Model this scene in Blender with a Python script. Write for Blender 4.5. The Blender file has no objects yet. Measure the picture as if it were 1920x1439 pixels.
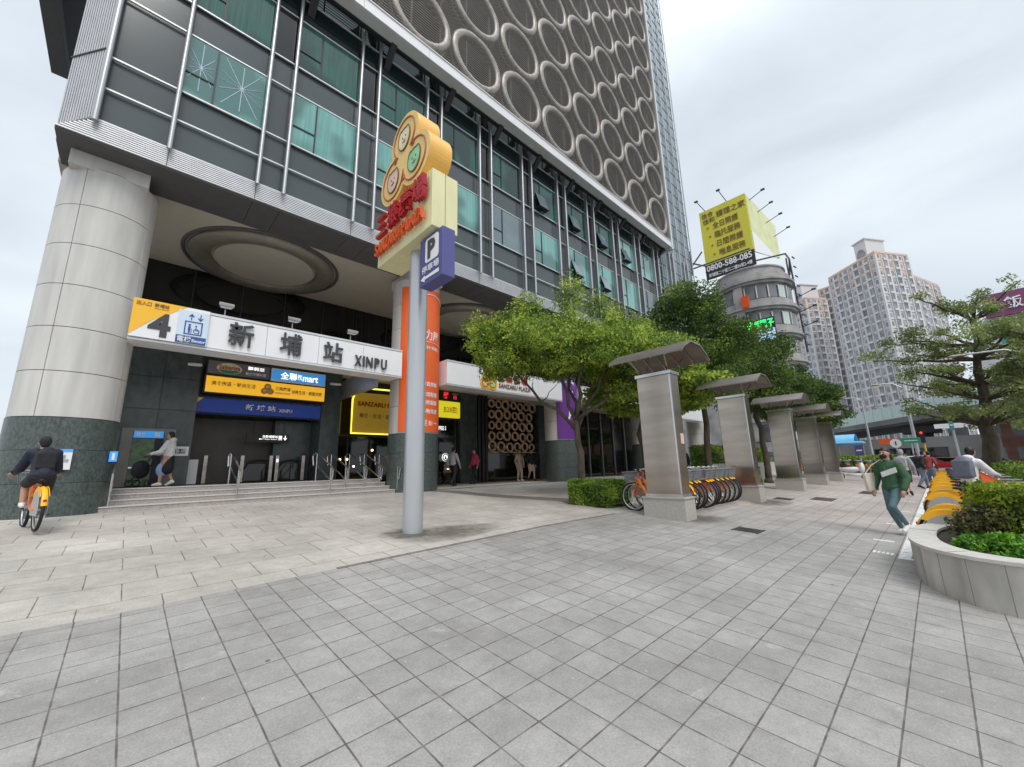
import bpy, bmesh, math, random
import numpy as np
from mathutils import Vector, Matrix, Euler
SC = bpy.context.scene
COL = SC.collection
PI = math.pi
rad = math.radians

# ---------------------------------------------------------------- camera
YAW, PITCH, ROLL = 0.76618731, 0.20564246, -0.02546321
def camera_axes():
    sy, cy = math.sin(YAW), math.cos(YAW); sp, cp = math.sin(PITCH), math.cos(PITCH)
    fw = Vector((sy*cp, cy*cp, sp)); rt = Vector((cy, -sy, 0)); up = rt.cross(fw)
    cr, sr = math.cos(ROLL), math.sin(ROLL)
    return cr*rt + sr*up, -sr*rt + cr*up, fw
rt, up, fw = camera_axes()
cam_data = bpy.data.cameras.new('camera')
cam_data.sensor_fit = 'HORIZONTAL'; cam_data.sensor_width = 36
cam_data.lens = 752.1/1920*36; cam_data.clip_start = 0.05; cam_data.clip_end = 3000
cam = bpy.data.objects.new('camera', cam_data); COL.objects.link(cam)
cam.matrix_world = Matrix(((rt.x, up.x, -fw.x, 0), (rt.y, up.y, -fw.y, 0), (rt.z, up.z, -fw.z, 1.6), (0, 0, 0, 1)))
SC.camera = cam

# ---------------------------------------------------------------- world and sun
SUN_AZ, SUN_EL = rad(200), rad(52)          # azimuth from +Y clockwise
w = bpy.data.worlds.new('World'); SC.world = w; w.use_nodes = True
nt = w.node_tree; nt.nodes.clear()
out = nt.nodes.new('ShaderNodeOutputWorld'); bg = nt.nodes.new('ShaderNodeBackground')
sky = nt.nodes.new('ShaderNodeTexSky'); sky.sky_type = 'NISHITA'; sky.sun_disc = False
sky.sun_elevation = SUN_EL; sky.sun_rotation = SUN_AZ; sky.dust_density = 3; sky.air_density = 1.5
sc1 = nt.nodes.new('ShaderNodeVectorMath'); sc1.operation = 'SCALE'; sc1.inputs['Scale'].default_value = 0.09
nt.links.new(sky.outputs[0], sc1.inputs[0])
tc = nt.nodes.new('ShaderNodeTexCoord')
mp = nt.nodes.new('ShaderNodeMapping'); mp.inputs['Scale'].default_value = (1.0, 1.0, 2.6)
nt.links.new(tc.outputs['Generated'], mp.inputs[0])
nz = nt.nodes.new('ShaderNodeTexNoise'); nz.inputs['Scale'].default_value = 2.3; nz.inputs['Detail'].default_value = 8
nz.inputs['Roughness'].default_value = .5; nz.inputs['Distortion'].default_value = .4
nt.links.new(mp.outputs[0], nz.inputs['Vector'])
cr_ = nt.nodes.new('ShaderNodeValToRGB')
cr_.color_ramp.elements[0].position = .28; cr_.color_ramp.elements[0].color = (.60, .66, .73, 1)
cr_.color_ramp.elements[1].position = .68; cr_.color_ramp.elements[1].color = (.80, .865, .93, 1)
nt.links.new(nz.outputs[0], cr_.inputs[0])
mx = nt.nodes.new('ShaderNodeMix'); mx.data_type = 'RGBA'; mx.inputs[0].default_value = .9
nt.links.new(sc1.outputs[0], mx.inputs[6]); nt.links.new(cr_.outputs[0], mx.inputs[7])
# overcast sky: brighter towards the zenith than at the horizon
sx_ = nt.nodes.new('ShaderNodeSeparateXYZ'); nt.links.new(tc.outputs['Generated'], sx_.inputs[0])
mr_ = nt.nodes.new('ShaderNodeMapRange'); mr_.interpolation_type = 'SMOOTHSTEP'
for i_, v_ in ((1, .66), (2, .98), (3, 1.08), (4, 2.7)): mr_.inputs[i_].default_value = v_
nt.links.new(sx_.outputs[2], mr_.inputs[0]); nt.links.new(mr_.outputs[0], bg.inputs[1])
nt.links.new(mx.outputs[2], bg.inputs[0])
nt.links.new(bg.outputs[0], out.inputs[0])
sd = bpy.data.lights.new('sun', 'SUN'); sd.energy = 1.5; sd.angle = rad(24); sd.color = (1, .965, .92)
sun = bpy.data.objects.new('sun', sd); COL.objects.link(sun); sun.location = (0, 0, 60)
to_sun = Vector((math.sin(SUN_AZ)*math.cos(SUN_EL), math.cos(SUN_AZ)*math.cos(SUN_EL), math.sin(SUN_EL)))
sun.rotation_euler = to_sun.to_track_quat('Z', 'Y').to_euler()
SC.view_settings.view_transform = 'Standard'; SC.view_settings.look = 'None'
SC.view_settings.exposure = 0.12; SC.view_settings.gamma = 1
SC.cycles.max_bounces = 8; SC.cycles.transparent_max_bounces = 12

# ---------------------------------------------------------------- materials
def new_mat(name):
    m = bpy.data.materials.new(name); m.use_nodes = True
    return m, m.node_tree, m.node_tree.nodes['Principled BSDF']
def setv(b, k, v):
    if k in b.inputs: b.inputs[k].default_value = v
def mixrgb(nt, f, a, b, mode='MIX'):
    n = nt.nodes.new('ShaderNodeMix'); n.data_type = 'RGBA'; n.blend_type = mode
    for i, v in ((0, f), (6, a), (7, b)):
        if isinstance(v, (int, float)): n.inputs[i].default_value = v
        elif isinstance(v, tuple): n.inputs[i].default_value = v + (1,) if len(v) == 3 else v
        else: nt.links.new(v, n.inputs[i])
    return n.outputs[2]
def mat(name, c, rough=.6, metal=0, var=.12, scale=3, bump=0, bscale=40, spec=.5, emit=0, stretch=(1, 1, 1), c2=None, thr=None):
    m, nt, b = new_mat(name)
    tc = nt.nodes.new('ShaderNodeTexCoord'); mp = nt.nodes.new('ShaderNodeMapping'); mp.inputs['Scale'].default_value = stretch
    nt.links.new(tc.outputs['Object'], mp.inputs[0])
    n = nt.nodes.new('ShaderNodeTexNoise'); n.inputs['Scale'].default_value = scale; n.inputs['Detail'].default_value = 6
    nt.links.new(mp.outputs[0], n.inputs['Vector'])
    r = nt.nodes.new('ShaderNodeMapRange'); r.inputs['From Min'].default_value = .3 if thr is None else thr[0]; r.inputs['From Max'].default_value = .7 if thr is None else thr[1]
    nt.links.new(n.outputs[0], r.inputs[0])
    dk = tuple(max(0, x*(1-var)) for x in c) if c2 is None else c2
    lt = tuple(min(1, x*(1+var)) for x in c) if c2 is None else c
    nt.links.new(mixrgb(nt, r.outputs[0], dk, lt), b.inputs['Base Color'])
    setv(b, 'Roughness', rough); setv(b, 'Metallic', metal); setv(b, 'Specular IOR Level', spec)
    if emit:
        setv(b, 'Emission Color', tuple(c)+(1,)); setv(b, 'Emission Strength', emit)
    if bump:
        n2 = nt.nodes.new('ShaderNodeTexNoise'); n2.inputs['Scale'].default_value = bscale; n2.inputs['Detail'].default_value = 4
        nt.links.new(mp.outputs[0], n2.inputs['Vector'])
        bp = nt.nodes.new('ShaderNodeBump'); bp.inputs['Strength'].default_value = bump; bp.inputs['Distance'].default_value = .02
        nt.links.new(n2.outputs[0], bp.inputs['Height']); nt.links.new(bp.outputs[0], b.inputs['Normal'])
    return m

def paver(name, base, dx, dy, off, joint, x0, y0, c_alt, jc):
    """stone pavers on a world grid: x spacing dx, rows dy, odd rows shifted by off"""
    m, nt, b = new_mat(name)
    N = nt.nodes.new; L = nt.links.new
    g = N('ShaderNodeNewGeometry'); s = N('ShaderNodeSeparateXYZ'); L(g.outputs['Position'], s.inputs[0])
    def M(op, a, b_=None, c=None):
        n = N('ShaderNodeMath'); n.operation = op
        for i, v in enumerate((a, b_, c)):
            if v is None: continue
            if isinstance(v, (int, float)): n.inputs[i].default_value = v
            else: L(v, n.inputs[i])
        return n.outputs[0]
    v = M('DIVIDE', M('SUBTRACT', s.outputs[1], y0), dy); row = M('FLOOR', v); fv = M('SUBTRACT', v, row)
    odd = M('PINGPONG', row, 1.0)
    u = M('ADD', M('DIVIDE', M('SUBTRACT', s.outputs[0], x0), dx), M('MULTIPLY', odd, off)); colm = M('FLOOR', u); fu = M('SUBTRACT', u, colm)
    du = M('MULTIPLY', M('MINIMUM', fu, M('SUBTRACT', 1, fu)), dx)
    dv = M('MULTIPLY', M('MINIMUM', fv, M('SUBTRACT', 1, fv)), dy)
    d = M('MINIMUM', du, dv)
    nj = N('ShaderNodeTexNoise'); nj.inputs['Scale'].default_value = 9; L(g.outputs['Position'], nj.inputs['Vector'])
    thr = M('ADD', joint*.55, M('MULTIPLY', nj.outputs[0], joint*.8))
    jm = M('SUBTRACT', 1, M('SMOOTH_MIN', M('DIVIDE', d, thr), 1, .3))
    jm2 = N('ShaderNodeMapRange'); L(d, jm2.inputs[0]); L(thr, jm2.inputs[2]); L(M('MULTIPLY', thr, .5), jm2.inputs[1]); jm2.inputs[3].default_value = 1; jm2.inputs[4].default_value = 0
    cv = N('ShaderNodeCombineXYZ'); L(colm, cv.inputs[0]); L(row, cv.inputs[1])
    wn = N('ShaderNodeTexWhiteNoise'); wn.noise_dimensions = '2D'; L(cv.outputs[0], wn.inputs['Vector'])
    n1 = N('ShaderNodeTexNoise'); n1.inputs['Scale'].default_value = .55; n1.inputs['Detail'].default_value = 7; n1.inputs['Roughness'].default_value = .62; L(g.outputs['Position'], n1.inputs['Vector'])
    n2 = N('ShaderNodeTexNoise'); n2.inputs['Scale'].default_value = 75; n2.inputs['Detail'].default_value = 5; n2.inputs['Roughness'].default_value = .8; L(g.outputs['Position'], n2.inputs['Vector'])
    n3 = N('ShaderNodeTexNoise'); n3.inputs['Scale'].default_value = 6; n3.inputs['Detail'].default_value = 8; n3.inputs['Roughness'].default_value = .7; L(g.outputs['Position'], n3.inputs['Vector'])
    c = mixrgb(nt, M('MULTIPLY', wn.outputs[0], .75), base, c_alt)
    if name == 'grey_pavers':
        fx = N('ShaderNodeMapRange'); L(s.outputs[0], fx.inputs[0]); fx.inputs[1].default_value = 10; fx.inputs[2].default_value = 13; fx.inputs[4].default_value = .65
        c = mixrgb(nt, fx.outputs[0], c, (.50, .425, .385))
    f1 = N('ShaderNodeMapRange'); L(n1.outputs[0], f1.inputs[0]); f1.inputs[1].default_value = .32; f1.inputs[2].default_value = .68; f1.inputs[3].default_value = .74; f1.inputs[4].default_value = 1.14
    f2 = N('ShaderNodeMapRange'); L(n2.outputs[0], f2.inputs[0]); f2.inputs[1].default_value = .3; f2.inputs[2].default_value = .7; f2.inputs[3].default_value = .76; f2.inputs[4].default_value = 1.22
    f3 = N('ShaderNodeMapRange'); L(n3.outputs[0], f3.inputs[0]); f3.inputs[1].default_value = .3; f3.inputs[2].default_value = .7; f3.inputs[3].default_value = .86; f3.inputs[4].default_value = 1.10
    k = M('MULTIPLY', M('MULTIPLY', f1.outputs[0], f2.outputs[0]), f3.outputs[0])
    vm = N('ShaderNodeVectorMath'); vm.operation = 'SCALE'; L(c, vm.inputs[0]); L(k, vm.inputs['Scale'])
    # chewing-gum spots and pale scuffs
    vo = N('ShaderNodeTexVoronoi'); vo.inputs['Scale'].default_value = 1.6; L(g.outputs['Position'], vo.inputs['Vector'])
    sp = N('ShaderNodeMapRange'); L(vo.outputs['Distance'], sp.inputs[0]); sp.inputs[1].default_value = .022; sp.inputs[2].default_value = .036; sp.inputs[3].default_value = 1; sp.inputs[4].default_value = 0
    c2 = mixrgb(nt, M('MULTIPLY', sp.outputs[0], .75), vm.outputs[0], (.06, .058, .055))
    n4 = N('ShaderNodeTexNoise'); n4.inputs['Scale'].default_value = 2.3; n4.inputs['Detail'].default_value = 9; n4.inputs['Roughness'].default_value = .75; n4.inputs['Distortion'].default_value = 1.5; L(g.outputs['Position'], n4.inputs['Vector'])
    sf = N('ShaderNodeMapRange'); L(n4.outputs[0], sf.inputs[0]); sf.inputs[1].default_value = .62; sf.inputs[2].default_value = .72
    c3 = mixrgb(nt, M('MULTIPLY', sf.outputs[0], .35), c2, (.7, .69, .66))
    vo2 = N('ShaderNodeTexVoronoi'); vo2.inputs['Scale'].default_value = 5.5; L(g.outputs['Position'], vo2.inputs['Vector'])
    sp2 = N('ShaderNodeMapRange'); L(vo2.outputs['Distance'], sp2.inputs[0]); sp2.inputs[1].default_value = .03; sp2.inputs[2].default_value = .05; sp2.inputs[3].default_value = 1; sp2.inputs[4].default_value = 0
    c3 = mixrgb(nt, M('MULTIPLY', sp2.outputs[0], M('MULTIPLY', n3.outputs[0], .7)), c3, (.78, .77, .74))
    nd2 = N('ShaderNodeTexNoise'); nd2.inputs['Scale'].default_value = 3.1; nd2.inputs['Detail'].default_value = 7; nd2.inputs['Roughness'].default_value = .7; L(g.outputs['Position'], nd2.inputs['Vector'])
    dr = N('ShaderNodeMapRange'); L(nd2.outputs[0], dr.inputs[0]); dr.inputs[1].default_value = .56; dr.inputs[2].default_value = .72
    dj = N('ShaderNodeMapRange'); L(d, dj.inputs[0]); dj.inputs[1].default_value = .0; dj.inputs[2].default_value = .05; dj.inputs[3].default_value = 1; dj.inputs[4].default_value = .35
    c3 = mixrgb(nt, M('MULTIPLY', M('MULTIPLY', dr.outputs[0], dj.outputs[0]), .5), c3, (.17, .155, .14))
    jf = N('ShaderNodeMapRange'); L(nj.outputs[0], jf.inputs[0]); jf.inputs[1].default_value = .35; jf.inputs[2].default_value = .6; jf.inputs[3].default_value = .62; jf.inputs[4].default_value = .95
    c4 = mixrgb(nt, M('MULTIPLY', jm2.outputs[0], jf.outputs[0]), c3, jc)
    L(c4, b.inputs['Base Color']); setv(b, 'Roughness', .82); setv(b, 'Specular IOR Level', .3)
    h = M('ADD', M('MULTIPLY', jm2.outputs[0], -1), M('MULTIPLY', n2.outputs[0], .35))
    bp = N('ShaderNodeBump'); bp.inputs['Strength'].default_value = .5; bp.inputs['Distance'].default_value = .006
    L(h, bp.inputs['Height']); L(bp.outputs[0], b.inputs['Normal'])
    return m

def leaf_mat(name, dark, mid, light, s=1.3):
    m, nt, b = new_mat(name); N = nt.nodes.new; L = nt.links.new
    g = N('ShaderNodeNewGeometry')
    n = N('ShaderNodeTexNoise'); n.inputs['Scale'].default_value = s; n.inputs['Detail'].default_value = 3; L(g.outputs['Position'], n.inputs['Vector'])
    n2 = N('ShaderNodeTexNoise'); n2.inputs['Scale'].default_value = 14; L(g.outputs['Position'], n2.inputs['Vector'])
    a = N('ShaderNodeMath'); a.operation = 'MULTIPLY_ADD'; L(n2.outputs[0], a.inputs[0]); a.inputs[1].default_value = .55; L(n.outputs[0], a.inputs[2])
    r = N('ShaderNodeValToRGB'); e = r.color_ramp.elements
    e[0].position = .62; e[0].color = dark+(1,); e[1].position = .96; e[1].color = light+(1,)
    x = r.color_ramp.elements.new(.78); x.color = mid+(1,)
    L(a.outputs[0], r.inputs[0]); L(r.outputs[0], b.inputs['Base Color'])
    setv(b, 'Roughness', .55); setv(b, 'Specular IOR Level', .35)
    tr = N('ShaderNodeBsdfTranslucent'); L(r.outputs[0], tr.inputs[0])
    ms = N('ShaderNodeMixShader'); ms.inputs[0].default_value = .28
    L(b.outputs[0], ms.inputs[1]); L(tr.outputs[0], ms.inputs[2]); L(ms.outputs[0], nt.nodes['Material Output'].inputs[0])
    return m

def curtain_mat(name, a, b_, rough=.06, coat=1.0, fold=22):
    """coloured glass with curtain folds behind it"""
    m, nt, b = new_mat(name); N = nt.nodes.new; L = nt.links.new
    g = N('ShaderNodeNewGeometry')
    mp = N('ShaderNodeMapping'); mp.inputs['Scale'].default_value = (fold, fold, .5); L(g.outputs['Position'], mp.inputs[0])
    n = N('ShaderNodeTexNoise'); n.inputs['Scale'].default_value = 1; n.inputs['Detail'].default_value = 2; L(mp.outputs[0], n.inputs['Vector'])
    n2 = N('ShaderNodeTexNoise'); n2.inputs['Scale'].default_value = .45; L(g.outputs['Position'], n2.inputs['Vector'])
    r = N('ShaderNodeMapRange'); L(n.outputs[0], r.inputs[0]); r.inputs[1].default_value = .3; r.inputs[2].default_value = .7
    r2 = N('ShaderNodeMapRange'); L(n2.outputs[0], r2.inputs[0]); r2.inputs[1].default_value = .42; r2.inputs[2].default_value = .5
    c = mixrgb(nt, r.outputs[0], a, b_)
    c = mixrgb(nt, r2.outputs[0], tuple(x*.55 for x in a), c)
    L(c, b.inputs['Base Color']); setv(b, 'Roughness', rough); setv(b, 'Specular IOR Level', .7); setv(b, 'Coat Weight', coat); setv(b, 'Coat Roughness', .02)
    return m

MT = {}
def setup_mats():
    k = MT
    k['pave_grey'] = paver('grey_pavers', (.375, .36, .338), .2925, .288, 0, .0064, .16, .11, (.31, .295, .275), (.10, .09, .08))
    k['pave_tan'] = paver('tan_pavers', (.50, .465, .415), .6, .65, .5, .007, -.14, 5.13, (.42, .39, .345), (.14, .115, .10))
    k['pave_far'] = mat('far_pavement', (.42, .41, .40), .85, var=.15, scale=.7)
    k['asphalt'] = mat('asphalt', (.16, .16, .165), .85, var=.2, scale=.5, bump=.2)
    k['strip'] = mat('dark_stone_strip', (.17, .16, .15), .6, var=.2, scale=8)
    k['step'] = mat('step_granite', (.38, .34, .32), .6, var=.2, scale=25)
    k['stepedge'] = mat('step_nosing', (.58, .55, .52), .5, var=.1, scale=30)
    k['green_stone'] = mat('green_granite', (.072, .092, .085), .32, var=.45, scale=22, stretch=(1, 1, .6))
    k['stone_dark'] = mat('dark_wall_granite', (.062, .078, .078), .25, var=.3, scale=5, stretch=(1, 1, .6))
    k['col_white'] = mat('column_panel', (.55, .535, .505), .42, var=.13, scale=1.4, stretch=(3, 3, .35))
    k['seam'] = mat('dark_seam', (.10, .085, .075), .8)
    k['alu'] = mat('brushed_aluminium', (.43, .44, .45), .38, .75, var=.06, scale=4, stretch=(1, 1, .1))
    k['alu_white'] = mat('white_aluminium', (.66, .67, .68), .35, .35, var=.05)
    k['louvre'] = mat('fascia_louvre', (.62, .62, .63), .45, .5, var=.06)
    k['band'] = mat('band_panel', (.74, .74, .74), .4, .15, var=.05)
    k['soffit'] = mat('soffit_panel', (.085, .082, .080), .5, var=.1)
    k['ceiling'] = mat('ceiling_paint', (.47, .42, .335), .6, var=.04)
    k['ringmetal'] = mat('ceiling_ring_metal', (.27, .24, .19), .5, .5, var=.12)
    k['black'] = mat('black_metal', (.018, .018, .02), .45, var=.1)
    k['blackglass'] = mat('black_glass', (.006, .007, .008), .04, var=.05, spec=.6)
    k['mirror'] = mat('reflecting_glass', (.03, .05, .05), .015, .55, var=.1, spec=1)
    k['spandrel'] = mat('spandrel_glass', (.075, .09, .094), .16, var=.06, scale=.6, spec=.55)
    k['win_low'] = curtain_mat('teal_window', (.10, .31, .28), (.18, .43, .38))
    k['win_mid'] = curtain_mat('deep_green_window', (.008, .06, .05), (.015, .12, .09), coat=0)  # green darkened so the reflected dark underside sits in the glass colour
    k['win_right'] = mat('pale_curtain_glass', (.16, .21, .23), .08, var=.35, scale=.5, spec=.8)
    k['screenback'] = mat('screen_backing', (.022, .019, .018), .6, var=.35, scale=.8)
    k['slat'] = mat('screen_slat', (.225, .20, .175), .5, .4, var=.12, scale=2)
    k['ring'] = mat('screen_ring', (.30, .27, .235), .45, .35, var=.3, scale=6)
    k['goldring'] = mat('bronze_ring', (.80, .55, .38), .3, .7, var=.1)
    k['white'] = mat('white_panel', (.82, .82, .83), .35, var=.02)
    k['letter'] = mat('letter_metal', (.065, .065, .07), .35, .3, var=.08)
    k['steel'] = mat('stainless_steel', (.41, .36, .31), .2, .92, var=.22, scale=1.3, stretch=(.3, .3, 2.2), bump=.16, bscale=1.6)  # uneven tone bands put reflections into the steel colour
    k['steel_edge'] = mat('polished_steel', (.60, .60, .60), .18, .95, var=.05)
    k['steel_roof'] = mat('weathered_steel_roof', (.25, .225, .20), .42, .7, var=.15, scale=3)
    k['granite'] = mat('granite_plinth', (.42, .39, .35), .6, var=.18, scale=50, bump=.1)
    k['pole'] = mat('galvanised_pole', (.50, .515, .53), .35, .5, var=.07, scale=2, stretch=(1, 1, .2))
    k['sign_yellow'] = mat('cream_sign_box', (.74, .70, .40), .5, var=.06, scale=2, stretch=(2, 2, .5))
    k['cloud_face'] = mat('trefoil_face', (.82, .60, .22), .45, var=.04)
    k['cloud_side'] = mat('trefoil_side', (.85, .48, .10), .45, var=.05)
    k['outline'] = mat('outline_red', (.42, .12, .05), .5)
    k['pink'] = mat('pale_pink', (.72, .52, .45), .5); k['cream'] = mat('pale_cream', (.80, .70, .48), .5); k['mint'] = mat('pale_green', (.30, .62, .35), .5)
    k['red'] = mat('sign_red', (.42, .008, .015), .3, var=.05); k['redorange'] = mat('sign_orange_red', (.66, .10, .02), .35, var=.05)
    k['pblue'] = mat('parking_blue', (.085, .085, .26), .4, var=.05)
    k['orange'] = mat('banner_orange', (.82, .13, .022), .5, var=.03); k['lift'] = mat('bronze_lift_trim', (.17, .16, .14), .35, .6)
    k['purple'] = mat('banner_purple', (.15, .035, .27), .5, var=.04)
    k['sy'] = mat('exit_yellow', (.92, .50, .03), .4, var=.02); k['sb'] = mat('sign_blue', (.02, .06, .28), .4, var=.03)
    k['lightblue'] = mat('light_blue_panel', (.62, .72, .82), .4, var=.03); k['navy'] = mat('pictogram_navy', (.03, .09, .30), .4)
    k['lb_orange'] = mat('orange_lightbox', (.95, .50, .03), .4, var=.12, scale=1.2, emit=.55)
    k['lb_blue'] = mat('blue_lightbox', (.05, .28, .70), .4, emit=.5); k['lb_white'] = mat('lit_white', (.95, .95, .92), .4, emit=1.1)
    k['lb_navy'] = mat('navy_lightbox', (.008, .03, .20), .4, emit=.3)
    k['lb_grey'] = mat('grey_lightbox', (.10, .10, .105), .4, emit=.15)
    k['lb_gold'] = mat('gold_sign', (.45, .28, .03), .5, var=.1, emit=.22); k['neon'] = mat('yellow_neon', (1, .9, .08), .4, emit=1.4)
    k['lb_yel'] = mat('yellow_lightbox', (.95, .85, .03), .4, emit=.5); k['redlit'] = mat('red_lit', (.9, .04, .05), .4, emit=.8)
    k['led'] = mat('green_led', (.02, 1, .15), .4, emit=2.0); k['ledblue'] = mat('led_blue', (.45, .7, .95), .4, var=.4, scale=3, emit=.8)
    k['warm'] = mat('warm_lamp', (1, .62, .25), .4, emit=6); k['brown'] = mat('text_brown', (.20, .10, .03), .5)
    k['glass_door'] = mat('door_glass', (.03, .045, .035), .08, var=.6, scale=2, spec=.7)
    k['green_view'] = mat('green_reflecting_glass', (.05, .12, .03), .1, var=.8, scale=7)
    k['shutter'] = mat('brown_shutter', (.14, .125, .105), .5, .2, var=.1)
    k['bb_yellow'] = mat('billboard_yellow', (.62, .58, .05), .5, var=.04); k['bb_pale'] = mat('billboard_pale', (.68, .70, .38), .5, var=.1, scale=.5)
    k['bb_dark'] = mat('billboard_dark', (.03, .024, .03), .5); k['concrete'] = mat('weathered_concrete', (.33, .32, .31), .8, var=.25, scale=.8)
    k['farwin'] = mat('far_window', (.14, .15, .165), .2, var=.4, scale=.4); k['apt'] = mat('apartment_wall', (.57, .565, .565), .8, var=.06, scale=.2)
    k['apt_top'] = mat('apartment_crown', (.62, .46, .38), .8, var=.05); k['apt_win'] = mat('apartment_window', (.24, .245, .26), .3, var=.5, scale=.35)
    k['mint_panel'] = mat('noise_barrier', (.48, .58, .55), .5, var=.05); k['deck'] = mat('viaduct_concrete', (.16, .16, .155), .8, var=.2, scale=.4)
    k['hotel'] = mat('hotel_purple', (.20, .05, .13), .5); k['brick'] = mat('brick_wall', (.36, .18, .13), .8, var=.2, scale=1)
    k['awning'] = mat('blue_awning', (.16, .46, .70), .5, var=.08); k['teal'] = mat('teal_paint', (.06, .30, .28), .5)
    k['bark'] = mat('grey_brown_bark', (.085, .066, .048), .9, var=.35, scale=9, bump=.6, bscale=25, stretch=(1, 1, .3))
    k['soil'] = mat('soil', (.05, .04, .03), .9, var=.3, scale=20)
    k['leaf1'] = leaf_mat('bright_leaves', (.07, .13, .02), (.23, .34, .045), (.55, .64, .10), 2.1)
    k['leaf2'] = leaf_mat('dark_leaves', (.035, .07, .016), (.09, .155, .03), (.21, .30, .05), .8)
    k['leaf3'] = leaf_mat('soft_leaves', (.13, .17, .06), (.24, .30, .10), (.38, .44, .16), .6)
    k['hedge'] = leaf_mat('hedge_leaves', (.06, .12, .018), (.17, .28, .035), (.36, .46, .06), 2)
    k['hedge2'] = leaf_mat('bright_hedge_leaves', (.06, .10, .012), (.18, .26, .02), (.42, .46, .03), 1.5)
    k['fern'] = leaf_mat('fern_leaves', (.04, .12, .01), (.10, .26, .02), (.20, .42, .04), 4)
    k['bronze_leaf'] = leaf_mat('bronze_leaves', (.04, .045, .016), (.08, .085, .03), (.16, .13, .05), 5)
    k['bike_y'] = mat('bike_yellow', (.98, .47, .012), .35, var=.05); k['bike_o'] = mat('bike_orange', (.82, .17, .02), .3, var=.05)
    k['tyre'] = mat('tyre_rubber', (.02, .02, .02), .8); k['rim'] = mat('wheel_rim', (.60, .60, .60), .3, .8)
    k['basket'] = mat('bike_basket', (.22, .23, .24), .5, .3); k['saddle'] = mat('saddle_black', (.015, .015, .015), .5)
    k['rearskirt'] = mat('wheel_skirt', (.40, .39, .38), .5)
    k['skin'] = mat('skin', (.50, .28, .19), .55, var=.05); k['hair'] = mat('black_hair', (.012, .01, .01), .5)
    k['cl_green'] = mat('green_jacket', (.035, .10, .045), .75, bump=.7, bscale=11, var=.15, scale=6); k['cl_legging'] = mat('teal_leggings', (.085, .15, .17), .7, bump=.7, bscale=11, var=.08)
    k['cl_white'] = mat('white_cloth', (.76, .75, .74), .7, bump=.7, bscale=11, var=.05); k['cl_black'] = mat('black_cloth', (.016, .016, .02), .8, bump=.7, bscale=11, var=.2)
    k['cl_navy'] = mat('navy_cloth', (.015, .018, .035), .75, bump=.7, bscale=11, var=.2); k['cl_grey'] = mat('grey_cloth', (.34, .34, .36), .8, bump=.7, bscale=11, var=.1)
    k['cl_pink'] = mat('pink_cloth', (.62, .06, .16), .7, bump=.7, bscale=11); k['cl_beige'] = mat('beige_cloth', (.45, .36, .28), .8, bump=.7, bscale=11); k['cl_red'] = mat('maroon_cloth', (.22, .035, .03), .8, bump=.7, bscale=11)
    k['cl_jean'] = mat('grey_blue_trousers', (.16, .18, .23), .8, bump=.7, bscale=11); k['bag'] = mat('canvas_bag', (.60, .52, .42), .8); k['bluebag'] = mat('blue_bag', (.25, .35, .60), .5)
    k['paint'] = mat('road_paint', (.72, .72, .70), .7, var=.25, scale=14); k['slot'] = mat('slot_drain_stone', (.20, .17, .145), .8, var=.3, scale=9)
    k['grate'] = mat('drain_grate', (.06, .06, .058), .6, .4)
    k['mark_dark'] = mat('stain', (.17, .145, .12), .8, var=.4, scale=9)
    k['trafficgreen'] = mat('road_sign_green', (.02, .30, .16), .5)
setup_mats()

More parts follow.
